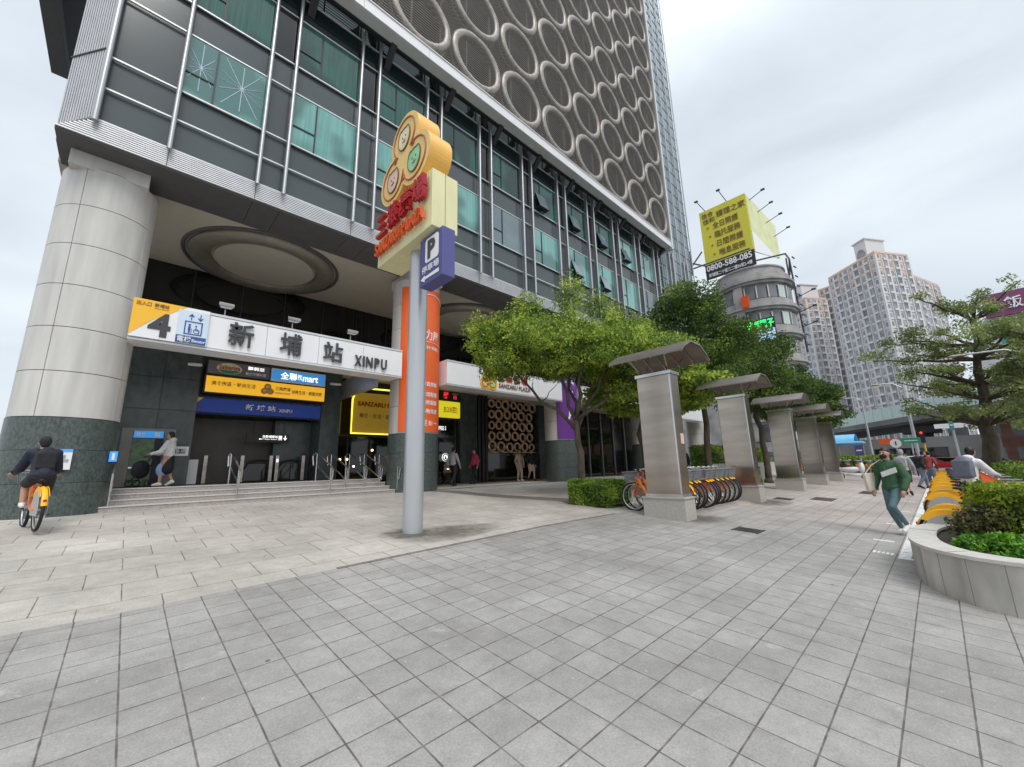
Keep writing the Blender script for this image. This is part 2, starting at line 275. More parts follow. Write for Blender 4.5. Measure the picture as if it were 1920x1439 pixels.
# ---------------------------------------------------------------- object helpers
def tag(o, label=None, cat=None, group=None, kind=None):
    if label: o['label'] = label
    if cat: o['category'] = cat
    if group: o['group'] = group
    if kind: o['kind'] = kind
    return o
def thing(name, label, cat, loc=(0, 0, 0), rz=0, group=None):
    o = bpy.data.objects.new(name, None); COL.objects.link(o); o.empty_display_size = .2
    o.location = loc; o.rotation_euler = (0, 0, rz)
    return tag(o, label, cat, group)
PEND = []
def root_of(o):
    while o.parent: o = o.parent
    return o
class B:
    """collects shapes; coordinates are world ones unless obj(..., local=True)"""
    def __init__(s): s.v = []; s.f = []
    def add(s, vs, fs):
        n = len(s.v); s.v += [tuple(v) for v in vs]; s.f += [tuple(i+n for i in f) for f in fs]; return s
    def box(s, x0, x1, y0, y1, z0, z1):
        return s.add([(x, y, z) for z in (z0, z1) for y in (y0, y1) for x in (x0, x1)],
                     [(0, 2, 3, 1), (4, 5, 7, 6), (0, 1, 5, 4), (2, 6, 7, 3), (0, 4, 6, 2), (1, 3, 7, 5)])
    def cbox(s, c, sz, rz=0):
        h = [a/2 for a in sz]; ca, sa = math.cos(rz), math.sin(rz); vs = []
        for z in (-h[2], h[2]):
            for y in (-h[1], h[1]):
                for x in (-h[0], h[0]): vs.append((c[0]+x*ca-y*sa, c[1]+x*sa+y*ca, c[2]+z))
        return s.add(vs, [(0, 2, 3, 1), (4, 5, 7, 6), (0, 1, 5, 4), (2, 6, 7, 3), (0, 4, 6, 2), (1, 3, 7, 5)])
    def prism(s, poly, z0, z1):
        n = len(poly); vs = [(x, y, z0) for x, y in poly]+[(x, y, z1) for x, y in poly]
        return s.add(vs, [tuple(range(n))[::-1], tuple(range(n, 2*n))]+[(i, (i+1) % n, n+(i+1) % n, n+i) for i in range(n)])
    def slab(s, pts, d):
        """planar polygon (3-D points) thickened by vector d"""
        n = len(pts); d = Vector(d); vs = [tuple(p) for p in pts]+[tuple(Vector(p)+d) for p in pts]
        return s.add(vs, [tuple(range(n))[::-1], tuple(range(n, 2*n))]+[(i, (i+1) % n, n+(i+1) % n, n+i) for i in range(n)])
    def tube(s, pts, r, n=8, closed=False, cap=True):
        pts = [Vector(p) for p in pts]; m = len(pts); rs = r if isinstance(r, (list, tuple)) else [r]*m
        t0 = (pts[1]-pts[0]).normalized(); a = Vector((0, 0, 1)) if abs(t0.z) < .9 else Vector((1, 0, 0)); u = t0.cross(a).normalized()
        vs = []
        for i, p in enumerate(pts):
            if closed: t = (pts[(i+1) % m]-pts[i-1]).normalized()
            else: t = (pts[min(i+1, m-1)]-pts[max(i-1, 0)]).normalized()
            u = (u-t*u.dot(t)).normalized(); w_ = t.cross(u)
            for k in range(n):
                a = 2*PI*k/n; vs.append(tuple(p+rs[i]*(math.cos(a)*u+math.sin(a)*w_)))
        fs = []
        for i in range(m if closed else m-1):
            j = (i+1) % m
            for k in range(n): fs.append((i*n+k, i*n+(k+1) % n, j*n+(k+1) % n, j*n+k))
        if cap and not closed: fs += [tuple(range(n))[::-1], tuple(range((m-1)*n, m*n))]
        return s.add(vs, fs)
    def cyl(s, x, y, z0, z1, r, n=32, r2=None):
        r2 = r if r2 is None else r2
        vs = [(x+r*math.cos(2*PI*k/n), y+r*math.sin(2*PI*k/n), z0) for k in range(n)]+[(x+r2*math.cos(2*PI*k/n), y+r2*math.sin(2*PI*k/n), z1) for k in range(n)]
        return s.add(vs, [tuple(range(n))[::-1], tuple(range(n, 2*n))]+[(i, (i+1) % n, n+(i+1) % n, n+i) for i in range(n)])
    def ring(s, c, R, r, axis='y', n=40, m=8, flat=1.0, a0=0, a1=2*PI):
        full = abs(a1-a0-2*PI) < 1e-6; N_ = n if full else n+1; vs = []
        for i in range(N_):
            a = a0+(a1-a0)*i/n
            for k in range(m):
                b = 2*PI*k/m; q = R+r*math.cos(b); h = r*flat*math.sin(b); x, y = q*math.cos(a), q*math.sin(a)
                vs.append((c[0]+x, c[1]+h, c[2]+y) if axis == 'y' else (c[0]+h, c[1]+x, c[2]+y) if axis == 'x' else (c[0]+x, c[1]+y, c[2]+h))
        fs = []
        for i in range(n):
            j = (i+1) % N_
            for k in range(m): fs.append((i*m+k, i*m+(k+1) % m, j*m+(k+1) % m, j*m+k))
        return s.add(vs, fs)
    def ball(s, c, r, n=12, m=8):
        rx, ry, rz = (r, r, r) if isinstance(r, (int, float)) else r; vs = [(c[0], c[1], c[2]+rz)]
        for j in range(1, m):
            t = PI*j/m
            for i in range(n):
                a = 2*PI*i/n; vs.append((c[0]+rx*math.sin(t)*math.cos(a), c[1]+ry*math.sin(t)*math.sin(a), c[2]+rz*math.cos(t)))
        vs.append((c[0], c[1], c[2]-rz)); L_ = len(vs)-1
        fs = [(0, 1+i, 1+(i+1) % n) for i in range(n)]
        for j in range(m-2):
            for i in range(n): a = 1+j*n+i; b = 1+j*n+(i+1) % n; fs.append((a, a+n, b+n, b))
        fs += [(L_, 1+(m-2)*n+(i+1) % n, 1+(m-2)*n+i) for i in range(n)]
        return s.add(vs, fs)
def obj(name, b, m, parent=None, label=None, cat=None, group=None, kind=None, smooth=False, bevel=0, local=False, fix=True):
    me = bpy.data.meshes.new(name); me.from_pydata(b.v, [], b.f); me.update()
    if fix:
        bm = bmesh.new(); bm.from_mesh(me); bmesh.ops.recalc_face_normals(bm, faces=bm.faces)
        if bevel: bmesh.ops.bevel(bm, geom=[e for e in bm.edges if e.is_manifold and e.calc_face_angle(0) > .5], offset=bevel, segments=2, affect='EDGES', profile=.5)
        bm.to_mesh(me); bm.free()
    if smooth:
        me.shade_smooth()
        if smooth != 'all':
            try: me.set_sharp_from_angle(angle=rad(40))
            except Exception: pass
    me.materials.append(MT[m] if isinstance(m, str) else m)
    o = bpy.data.objects.new(name, me); COL.objects.link(o)
    if parent is not None:
        o.parent = parent
        if not local:
            T = Matrix.Identity(4); p = parent
            while p is not None: T = p.matrix_basis @ T; p = p.parent
            me.transform(T.inverted())
    return tag(o, label, cat, group, kind)
def top(name, b, m, label, cat, group=None, **kw):
    """a thing that is one mesh: origin moved to its own base"""
    xs = [v[0] for v in b.v]; ys = [v[1] for v in b.v]; zs = [v[2] for v in b.v]
    c = ((min(xs)+max(xs))/2, (min(ys)+max(ys))/2, min(zs))
    b.v = [(x-c[0], y-c[1], z-c[2]) for x, y, z in b.v]
    o = obj(name, b, m, None, label, cat, group, **kw); o.location = c; return o
def copy_tree(o, parent=None, index=None):
    if index is None:
        index = {}
        for x in bpy.data.objects:
            if x.parent: index.setdefault(x.parent, []).append(x)
    c = o.copy(); COL.objects.link(c)
    if parent is not None: c.parent = parent
    for ch in index.get(o, []): copy_tree(ch, c, index)
    return c
TXT = {}
def text_geo(s, bold):
    if (s, bold) not in TXT:
        c = bpy.data.curves.new('text', 'FONT'); c.body = s; c.resolution_u = 2; c.extrude = .5; c.offset = bold; c.align_x = 'LEFT'; c.space_line = 1.0
        o = bpy.data.objects.new('text', c); me = bpy.data.meshes.new_from_object(o)
        v = np.array([x.co[:] for x in me.vertices]); f = [tuple(p.vertices) for p in me.polygons]
        bpy.data.objects.remove(o); bpy.data.curves.remove(c); bpy.data.meshes.remove(me)
        v[:, 0] -= v[:, 0].min(); v[:, 1] -= v[:, 1].min(); v[:, 0] /= v[:, 0].max(); v[:, 1] /= v[:, 1].max()
        TXT[(s, bold)] = (v, f)
    return TXT[(s, bold)]
def text(b, s, o, xd, zd, w_, h, t=.006, bold=.012, bend=None):
    """add lettering filling a w x h box: o = lower left corner, xd / zd = reading and up directions"""
    v, f = text_geo(s, bold); o = Vector(o); xd = Vector(xd).normalized(); zd = Vector(zd).normalized(); nd = xd.cross(zd)
    vs = []
    for x, y, z in v:
        if bend:
            cx, cy, r = bend; a = o.x+x*w_/r
            vs.append((cx+(r+(z+.5)*t)*math.cos(a), cy+(r+(z+.5)*t)*math.sin(a), o.z+y*h))
        else: vs.append(tuple(o+xd*(x*w_)+zd*(y*h)+nd*((z+.5)*t)))
    return b.add(vs, f)
def T_(name, s, o, xd, w_, h, m, parent, t=.006, bold=.012, zd=(0, 0, 1), bend=None):
    b = B(); text(b, s, o, xd, zd, w_, h, t, bold, bend); return obj(name, b, m, parent, fix=False)
def sm(t): t = min(max(t, 0), 1); return t*t*(3-2*t)
def gz(x, y): return .07*min(max(y, -3), 12)+.02*min(max(x, 0), 6)*(1-sm((y-4)/7))
def drape(xs, ys, dz, inside=None):
    b = B(); ix = {}; vs = []; fs = []
    for i, x in enumerate(xs):
        for j, y in enumerate(ys): ix[i, j] = len(vs); vs.append((x, y, gz(x, y)+dz))
    for i in range(len(xs)-1):
        for j in range(len(ys)-1): fs.append((ix[i, j], ix[i+1, j], ix[i+1, j+1], ix[i, j+1]))
    return b.add(vs, fs)
def frange(a, b, d):
    n = max(1, int(math.ceil((b-a)/d))); return [a+(b-a)*i/n for i in range(n+1)]
ORD = ['first', 'second', 'third', 'fourth', 'fifth', 'sixth', 'seventh', 'eighth', 'ninth', 'tenth', 'eleventh', 'twelfth', 'thirteenth', 'fourteenth', 'fifteenth', 'sixteenth', 'seventeenth', 'eighteenth', 'nineteenth', 'twentieth']

# ================================================================ the ground
YS = frange(-60, -3, 6)+frange(-3, 13, .5)[1:]+frange(13, 120, 12)[1:]
XS = frange(-60, 0, 6)+frange(0, 6, .5)[1:]+frange(6, 400, 20)[1:]
bg_ = drape(XS, YS, -.012)
obj('ground', bg_, 'asphalt', kind='structure', smooth='all')
far_ = B(); far_.box(-900, 1500, -900, 900, -.9, -.42)
obj('terrain', far_, 'pave_far', kind='structure')
obj('paving_grey', drape(frange(-8, 0, 2)+frange(0, 6, .4)[1:]+frange(6, 44, 4)[1:], frange(-6, -3, 1)+frange(-3, 5.42, .4)[1:], .0), 'pave_grey', kind='structure', smooth='all')
obj('plaza_paving', drape(frange(-14, 0, 2)+frange(0, 6, .5)[1:]+frange(6, 44, 4)[1:], frange(5.42, 12, .47)+frange(12, 19, 1)[1:], .0), 'pave_tan', kind='structure', smooth='all')
# slot drain between the two pavings
db = B()
for i in range(40):
    x = 2.1+i*.1585; db.add([(x, 5.38, gz(x, 5.38)+.004), (x+.15, 5.38, gz(x+.15, 5.38)+.004), (x+.15, 5.46, gz(x+.15, 5.46)+.004), (x, 5.46, gz(x, 5.46)+.004)], [(0, 1, 2, 3)])
top('drain_channel', db, 'slot', 'narrow brown slot drain between the pale plaza paving and the grey tiles', 'drain', fix=False)
# dark curved stone band from the orange column to the hedge
pts = []
for i in range(25):
    t = i/24; x = 8.35+2.2*t+5.2*t*t*0+.0; y = 12.6-5.6*t; x = 8.2+1.1*t+.9*t*t
    pts.append((x, y))
sb = B(); vs = []
for i, (x, y) in enumerate(pts):
    wd = .28+.12*i/24; vs += [(x-wd, y-.1, gz(x-wd, y-.1)+.005), (x+wd, y+.1, gz(x+wd, y+.1)+.005)]
sb.add(vs, [(2*i, 2*i+1, 2*i+3, 2*i+2) for i in range(24)])
obj('stone_band', sb, 'strip', kind='structure', fix=False)
obj('stone_band', B().add([(x, y, gz(x, y)+.005) for x, y in ((8.6, 13.0), (19.5, 13.35), (19.5, 13.75), (8.6, 13.4))], [(0, 1, 2, 3)]), 'strip', kind='structure', fix=False)
# stain at the foot of the pole
def blot(cx, cy, rx, ry, seed, m, label, dz=.006):
    random.seed(seed); n = 40; vs = [(cx, cy, gz(cx, cy)+dz)]
    for k in range(n):
        a = 2*PI*k/n; q = 1+.18*math.sin(3*a+seed)+.1*random.random(); x = cx+rx*q*math.cos(a); y = cy+ry*q*math.sin(a); vs.append((x, y, gz(x, y)+dz))
    return obj('stain', B().add(vs, [(0, 1+k, 1+(k+1) % n) for k in range(n)]), m, kind='structure', fix=False)
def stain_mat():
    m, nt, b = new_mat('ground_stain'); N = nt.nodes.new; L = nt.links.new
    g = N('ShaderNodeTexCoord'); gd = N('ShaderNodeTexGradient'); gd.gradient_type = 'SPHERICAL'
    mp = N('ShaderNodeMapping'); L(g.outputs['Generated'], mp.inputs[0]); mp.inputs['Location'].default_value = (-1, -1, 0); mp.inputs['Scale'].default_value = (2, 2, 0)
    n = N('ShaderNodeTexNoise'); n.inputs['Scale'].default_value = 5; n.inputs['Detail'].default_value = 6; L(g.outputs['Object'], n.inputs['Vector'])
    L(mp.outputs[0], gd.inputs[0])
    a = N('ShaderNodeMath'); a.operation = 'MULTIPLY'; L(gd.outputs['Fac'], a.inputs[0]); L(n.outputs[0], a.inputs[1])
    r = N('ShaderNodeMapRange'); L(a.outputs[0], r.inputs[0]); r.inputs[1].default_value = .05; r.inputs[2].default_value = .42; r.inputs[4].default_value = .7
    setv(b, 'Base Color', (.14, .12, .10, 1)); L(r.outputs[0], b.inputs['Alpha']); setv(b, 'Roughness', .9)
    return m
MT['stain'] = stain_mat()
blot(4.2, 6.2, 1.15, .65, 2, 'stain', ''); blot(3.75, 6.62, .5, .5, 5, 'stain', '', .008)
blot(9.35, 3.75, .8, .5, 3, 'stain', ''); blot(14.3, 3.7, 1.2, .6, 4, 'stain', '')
# drain gratings in the grey pavement
for (x0, y0, x1, y1, lab) in ((8.56, 2.55, 9.0, 2.93, 'dark square drain grating in the grey tiles in front of the nearest steel pillar'),
                            (16.2, 2.6, 17.3, 3.1, 'dark drain grating in the tiles beyond the second steel pillar'),
                            (15.3, 3.5, 15.9, 3.9, 'small brown access cover beside the second steel pillar'),
                            (20.5, 2.0, 22.0, 2.35, 'long thin grating in the tiles near the third steel pillar')):
    gb = B(); nsl = 9
    for i in range(nsl):
        a = y0+(y1-y0)*i/nsl; gb.box(x0, x1, a, a+(y1-y0)/nsl*.55, gz(x0, a)+.001, gz(x0, a)+.012)
    gb.box(x0-.03, x1+.03, y0-.03, y0-.005, gz(x0, y0), gz(x0, y0)+.014); gb.box(x0-.03, x1+.03, y1+.005, y1+.03, gz(x0, y1), gz(x0, y1)+.014)
    top('drain_grating', gb, 'grate', lab, 'drain')
# white painted edge line and bay marks by the bike racks
lb = B()
for i in range(60):
    x = 8.3+i*.6; lb.add([(x+a, y, gz(x+a, y)+.004) for a, y in ((0, .53), (.585, .53), (.585, .66), (0, .66))], [(0, 1, 2, 3)])
lb.add([(8.3, y, gz(8.3, y)+.004) for y in (.30, .53)]+[(8.42, y, gz(8.42, y)+.004) for y in (.53, .30)], [(0, 1, 2, 3)])
obj('painted_line', lb, 'paint', kind='structure', fix=False)
mb = B()
for x in (8.5,): 
    for k in range(5): 
        y = .72+k*.05; mb.add([(x+.02*(k % 2), y, gz(x, y)+.004), (x+.17, y, gz(x, y)+.004), (x+.17, y+.035, gz(x, y)+.004), (x, y+.035, gz(x, y)+.004)], [(0, 1, 2, 3)])
for x in (9.72, 12.2, 15.2, 18.5, 22.0): mb.add([(x+a, y, gz(x, y)+.004) for a, y in ((0, .78), (.12, .78), (.12, 1.05), (0, 1.05))], [(0, 1, 2, 3)])
obj('painted_marks', mb, 'paint', kind='structure', fix=False)
rb = B()
for x in (47, 49.5, 52, 54.5): rb.add([(x, -3, gz(x, -3)+.004), (x+1, -3, gz(x, -3)+.004), (x+1, 5, gz(x, 3)+.2), (x, 5, gz(x, 3)+.2)], [(0, 1, 2, 3)])

# ================================================================ the plaza building
FX0, FX1, ZT = -1.41, 33.2, 58
bld = thing('office_building', 'tall dark glass plaza building with steel ring screen over a colonnade of round white columns', 'building', (16, 20, .84))
COLX = [-1.03, 7.75, 16.5, 25.3, 34.1]
# body of the tower behind the glass
b = B(); b.prism([(FX0, 12.1), (FX1, 12.1), (FX1, 30), (-2.04, 30), (-2.04, 12.9)], 9.3, ZT); obj('tower_wall', b, 'spandrel', bld)
b = B(); b.box(-2.2, FX1, 18.2, 29.9, .84, 9.29); obj('ground_floor_core', b, 'stone_dark', bld)
MK = [1.76+2.68*k for k in range(12)]
mull = [-.12]+[x for m_ in MK for x in (m_, m_+.66)]
mull = [x for x in mull if x < 32.6]
rows = [9.62, 10.5, 11.38, 13.22, 14.22, 16.05, 16.95]
for x in mull:
    b = B().tube([(x, 11.86, 9.5), (x, 11.86, 17.7)], .055, 10); b.box(x-.015, x+.015, 11.9, 12.09, 9.6, 17.7)
    obj('mullion', b, 'alu', bld, smooth=True)
for z in rows:
    obj('transom', B().box(FX0, FX1, 12.0, 12.05, z-.02, z+.02), 'alu_white', bld)
obj('corner_post', B().tube([(FX0, 11.9, 9.5), (FX0, 11.9, 17.7)], .06, 10), 'alu', bld, smooth=True)
# windows with their frames, three rows
def window(x0, x1, z0, z1, m, fr=True, y=12.02):
    o = obj('window', B().box(x0+.03, x1-.03, y, y+.05, z0+.03, z1-.03), m, bld)
    b = B(); xm = x0+(x1-x0)*.36; zm = z0+(z1-z0)*.36
    b.box(xm-.02, xm+.02, y-.03, y-.002, z0+.03, z1-.03); b.box(x0+.03, xm-.022, y-.03, y-.002, zm-.018, zm+.018)
    if fr: obj('window_frame', b, 'black', o)
    return o
prev = [(-.12, 1.76)]+[(MK[k]+.66, MK[k+1]) for k in range(11)]
random.seed(4)
for i, (a, c) in enumerate(prev):
    window(a, c, 11.38, 13.22, 'win_low' if (i % 5 != 4) else 'win_right')
    window(a, c, 14.22, 16.05, 'win_mid' if i not in (8, 9) else 'win_low')
    window(a, c, 16.05, 16.92, 'mirror', False); window(a, c, 16.98, 17.7, 'mirror', False)
for k in range(11):
    window(MK[k], MK[k]+.66, 14.22, 16.05, 'blackglass', False); window(MK[k], MK[k]+.66, 16.05, 16.92, 'mirror', False); window(MK[k], MK[k]+.66, 16.98, 17.7, 'mirror', False)
window(FX0, -.12, 14.22, 16.05, 'spandrel', False)
for (x0_, x1_) in ((-.06, .52), (.62, 1.70)):
    b = B(); cx_, cz_ = (x0_+x1_)/2, 12.35; hx, hz = (x1_-x0_)/2-.03, .75
    for a_ in range(0, 180, 30): ca_, sa_ = math.cos(rad(a_)), math.sin(rad(a_)); q_ = min(hx/max(abs(ca_), .01), hz/max(abs(sa_), .01)); b.tube([(cx_-q_*ca_, 12.015, cz_-q_*sa_), (cx_+q_*ca_, 12.015, cz_+q_*sa_)], .010, 4)
    obj('window_tape', b, 'lightblue', bld)
for (x, z) in ((15.9, 11.5), (18.6, 11.5), (13.2, 14.3), (15.9, 14.3), (18.6, 14.3), (21.3, 14.3)):
    b = B().slab([(x+.35, 11.99, z+1.0), (x+1.0, 11.99, z+1.0), (x+1.0, 11.70, z+.12), (x+.35, 11.70, z+.12)], (0, .025, 0)); o_ = obj('open_casement', b, 'win_right', bld); obj('casement_frame', B().box(x+.33, x+1.02, 11.70, 11.99, z+.08, z+.11), 'black', o_)
# louvred fascia along the bottom of the glass and the chamfered corner
b = B(); b.slab([(-1.97, 12.06, 9.1), (FX1, 12.06, 9.1), (FX1, 12.06, 9.6), (FX0, 12.06, 9.6)], (0, .04, 0))
for i in range(9):
    z = 9.11+i*.055; xl = -1.97+(z-9.1)/.5*.56; b.box(xl, FX1, 12.0, 12.058, z, z+.032)
b.slab([(-1.97, 12.04, 9.1), (FX0, 12.04, 9.6), (-2.05, 12.85, 9.6)], (.02, .04, 0))
obj('louvred_fascia', b, 'louvre', bld)
b = B(); sb2 = B()
for x in [m_+d for m_ in [-.12]+MK for d in (0,)]: sb2.box(x-.008, x+.008, 11.992, 11.999, 9.1, 9.58)
obj('fascia_joint', sb2, 'seam', bld)
p0, p1 = Vector((FX0-.03, 12.0, 0)), Vector((-2.05, 12.85, 0)); n = 14
for i in range(n):
    a = p0.lerp(p1, i/n); c = p0.lerp(p1, (i+.6)/n); off = Vector((-.03, -.03, 0))
    b.add([tuple(q+Vector((0, 0, z))) for z in (9.62, ZT) for q in (a, c, c+off, a+off)], [(0, 1, 2, 3), (4, 5, 6, 7), (0, 1, 5, 4), (1, 2, 6, 5), (2, 3, 7, 6), (3, 0, 4, 7)])
b.add([(p0.x, p0.y+.01, 9.62), (p1.x, p1.y+.01, 9.62), (p1.x, p1.y+.01, ZT), (p0.x, p0.y+.01, ZT)], [(0, 1, 2, 3)])
obj('ribbed_corner_panel', b, 'louvre', bld)
for z in (11.5, 14.4, 17.4):
    b = B().slab([(p0.x-.05, p0.y-.04, z), (p1.x-.05, p1.y-.04, z), (p1.x-.05, p1.y-.04, z+.03), (p0.x-.05, p0.y-.04, z+.03)], (.02, .02, 0)); obj('panel_joint', b, 'seam', bld)
# soffit: dark panels with joints, then the pale ceiling
xs = [-1.97]+[x for m_ in MK for x in (m_-.02, m_+.66)]+[33.2]
b = B()
for i in range(len(xs)-1): b.box(xs[i]+.006, xs[i+1]-.006, 12.05, 13.5, 9.06, 9.11)
b.box(-1.96, 33.2, 12.06, 13.5, 9.115, 9.13); obj('soffit', b, 'soffit', bld)
b = B(); b.box(-2.03, 33.2, 13.5, 18.3, 9.14, 9.28); obj('ceiling', b, 'ceiling', bld)
obj('ceiling_edge', B().box(-1.97, 33.2, 13.5, 13.53, 9.08, 9.139), 'alu', bld)
def ceil_ring(cx, cy, R):
    o = obj('ceiling_ring', B().ring((cx, cy, 9.12), R*.83, R*.14, 'z', 72, 14, .55), 'ringmetal', bld, smooth='all')
    obj('inner_dish', B().cyl(cx, cy, 9.06, 9.13, R*.66, 64), 'ceiling', o, smooth=True)
    obj('outer_bead', B().ring((cx, cy, 9.13), R*1.01, .06, 'z', 72, 8), 'soffit', o, smooth='all')
ceil_ring(2.95, 16.0, 2.38); ceil_ring(12.1, 16.0, 2.38); ceil_ring(20.9, 16.0, 2.38)
# columns
def drums(cx, cy, r, z0, z1, dz=.98):
    b = B(); z = z0
    while z < z1-.02:
        t = min(z+dz, z1)
        for q in range(4):
            a0 = rad(-118+q*90)+.008; a1 = rad(-118+(q+1)*90)-.008; n = 14; vs = []
            for zz in (z+.008, t-.008):
                for k in range(n+1):
                    a = a0+(a1-a0)*k/n; vs.append((cx+r*math.cos(a), cy+r*math.sin(a), zz))
            for zz in (z+.008, t-.008):
                for k in range(n+1):
                    a = a0+(a1-a0)*k/n; vs.append((cx+(r-.04)*math.cos(a), cy+(r-.04)*math.sin(a), zz))
            m_ = n+1; b.add(vs, [(k, k+1, m_+k+1, m_+k) for k in range(n)]+[(2*m_+k, 3*m_+k, 3*m_+k+1, 2*m_+k+1) for k in range(n)]+[(k, 2*m_+k, 2*m_+k+1, k+1) for k in range(n)]+[(m_+k, m_+k+1, 3*m_+k+1, 3*m_+k) for k in range(n)]+[(0, m_, 3*m_, 2*m_), (n, 2*m_+n, 3*m_+n, m_+n)])
        z = t
    return b
for i, cx in enumerate(COLX):
    r = .90 if i else .87; cy = 13.45
    c = obj('column', drums(cx, cy, r, 2.87, 8.78), 'col_white', bld, smooth=True, fix=False)
    obj('column_core', B().cyl(cx, cy, 2.8, 8.74, r-.02, 40), 'seam', c, smooth=True)
    sbx = B()
    for k in range(3):
        zz = .84+k*.677; sbx.cyl(cx, cy, zz-(.3 if k == 0 else 0), zz+.669, r+.012, 48)
    obj('stone_base', sbx, 'green_stone', c, smooth=True)
    obj('collar', B().box(cx-.72, cx+.66, 12.62, 14.2, 8.7, 9.06), 'col_white', c)
# white fascia beams between the columns at first-floor level
def fascia(x0, x1, n):
    b = B(); dx = (x1-x0)/n
    for i in range(n):
        b.box(x0+i*dx+(.006 if i else 0), x0+(i+1)*dx-(.006 if i < n-1 else 0), 12.56, 12.6, 4.82, 5.68)
    o = obj('fascia', b, 'white', bld)
    b = B().box(x0+.002, x1-.002, 12.605, 13.35, 4.78, 5.76); obj('fascia_core', b, 'white', o)
    obj('fascia_trim', B().box(x0, x1, 12.55, 12.6, 5.7, 5.76).box(x0, x1, 12.55, 12.6, 4.75, 4.80), 'alu_white', o)
fascia(-.28, 6.72, 5); fascia(8.62, 15.55, 4); fascia(17.25, 24.5, 4); fascia(26.1, 33.2, 4)
b = B().box(-.6, 33.2, 13.36, 18.1, 5.62, 5.74); obj('upper_deck', b, 'white', bld)
obj('upper_wall', B().box(-2.2, 33.2, 18.05, 18.19, 5.75, 9.13), 'blackglass', bld)
b = B()
for x in frange(-.4, 33, 1.52): b.box(x-.02, x+.02, 18.0, 18.05, 5.75, 9.13)
obj('upper_wall_mullion', b, 'black', bld)
for x, z in ((6.5, 7.1), (6.95, 6.6), (7.35, 6.85), (7.7, 7.2), (8.9, 6.9), (9.9, 7.3), (10.8, 6.8)):
    o = obj('pendant_lamp', B().ball((x, 17.7, z), (.05, .05, .09)), 'warm', bld); obj('cord', B().tube([(x, 17.7, z+.09), (x, 17.7, 9.1)], .006, 4), 'black', o)
# louvre screen with rings
SX0, SX1, SZ = -3.65, 27.1, 17.55
b = B().box(-1.3, SX1-.02, 11.96, 12.06, 17.75, ZT); b.box(SX0+.3, SX0+.4, 11.62, 20.2, 16.6, ZT); obj('screen_backing', b, 'screenback', bld)
b = B(); z = SZ+.06
while z < 50:
    b.box(SX0, SX1, 11.03, 11.045, z, z+.03); z += .125
while z < ZT: b.box(SX0, SX1, 11.12, 11.17, z, z+.12); z += .3
z = 16.6
while z < 30: b.box(SX0, SX0+.05, 11.2, 20.2, z, z+.08); z += .17
obj('screen_slats', b, 'slat', bld, fix=False)
b = B()
for x in frange(-3.3, 27.0, 1.375): b.box(x-.025, x+.025, 11.18, 11.26, SZ, ZT)
obj('screen_posts', b, 'slat', bld)
def ring_shape(b, x, z):
    b.ring((x, 11.10, z), 1.20, .17, 'y', 44, 8, .75); b.ring((x+.03, 11.36, z), 1.30, .06, 'y', 40, 5, 1.6)
    return b
first = None; stuff = B(); cnt = 0
for k in range(-4, 7):
    for j in range(0, 14):
        x = 9.05+2.755*k; z = 18.92+2.85*j
        if x > 26.3: continue
        vis = (k >= -3) and z < 26+ (x-3)*1.25 and cnt < 98 and x > 0
        if vis:
            cnt += 1
            if first is None:
                first = obj('screen_ring', ring_shape(B(), 0, 0), 'ring', bld, smooth='all', local=True, fix=False); mesh = first.data; first.location = Vector((x, 0, z))-bld.location
            else:
                o = bpy.data.objects.new('screen_ring', mesh); COL.objects.link(o); o.parent = bld; o.location = Vector((x, 0, z))-bld.location
        else: ring_shape(stuff, x, z)
first.data.transform(Matrix.Translation((0, 0, 0)))
obj('screen_ring_mass', stuff, 'ring', bld, kind='stuff', smooth='all', fix=False)
# bright edge band under the screen, with struts back to the glass
b = B()
for i in range(12):
    x0 = SX0+i*2.57; x1 = min(x0+2.56, 27.3); b.box(x0, x1, 11.0, 11.04, 17.06, 17.52)
b.box(SX0, 27.3, 11.04, 11.5, 17.05, 17.1); b.box(SX0, 27.3, 10.96, 11.18, 17.5, 17.54)
obj('screen_edge_band', b, 'band', bld)
obj('screen_edge_back', B().box(SX0+.02, 27.28, 11.46, 11.62, 16.98, 17.5), 'black', bld)
obj('side_edge_band', B().box(SX0-.03, SX0+.42, 11.3, 20.3, 16.3, 16.6), 'soffit', bld)
for x in MK[:10]:
    x += .95
    obj('strut', B().slab([(x-.11, 11.4, 17.0), (x+.11, 11.4, 17.0), (x+.11, 12.0, 16.4), (x-.11, 12.0, 16.4)], (0, 0, .18)), 'black', bld)
# right-hand glass strip of the tower
obj('edge_trim', B().box(27.12, 27.34, 10.95, 12.05, 16.9, ZT), 'alu_white', bld)
b = B().box(27.4, 33.1, 11.99, 12.05, 9.7, ZT); obj('curtain_wall', b, 'win_right', bld)
b = B()
for x in (27.9, 29.4, 30.6, 31.9, 33.15): b.tube([(x, 11.88, 9.5), (x, 11.88, ZT)], .05, 8)
for z in frange(9.7, ZT, 1.1): b.box(27.4, 33.1, 11.955, 11.989, z-.02, z+.02)
obj('curtain_wall_frame', b, 'alu', bld)

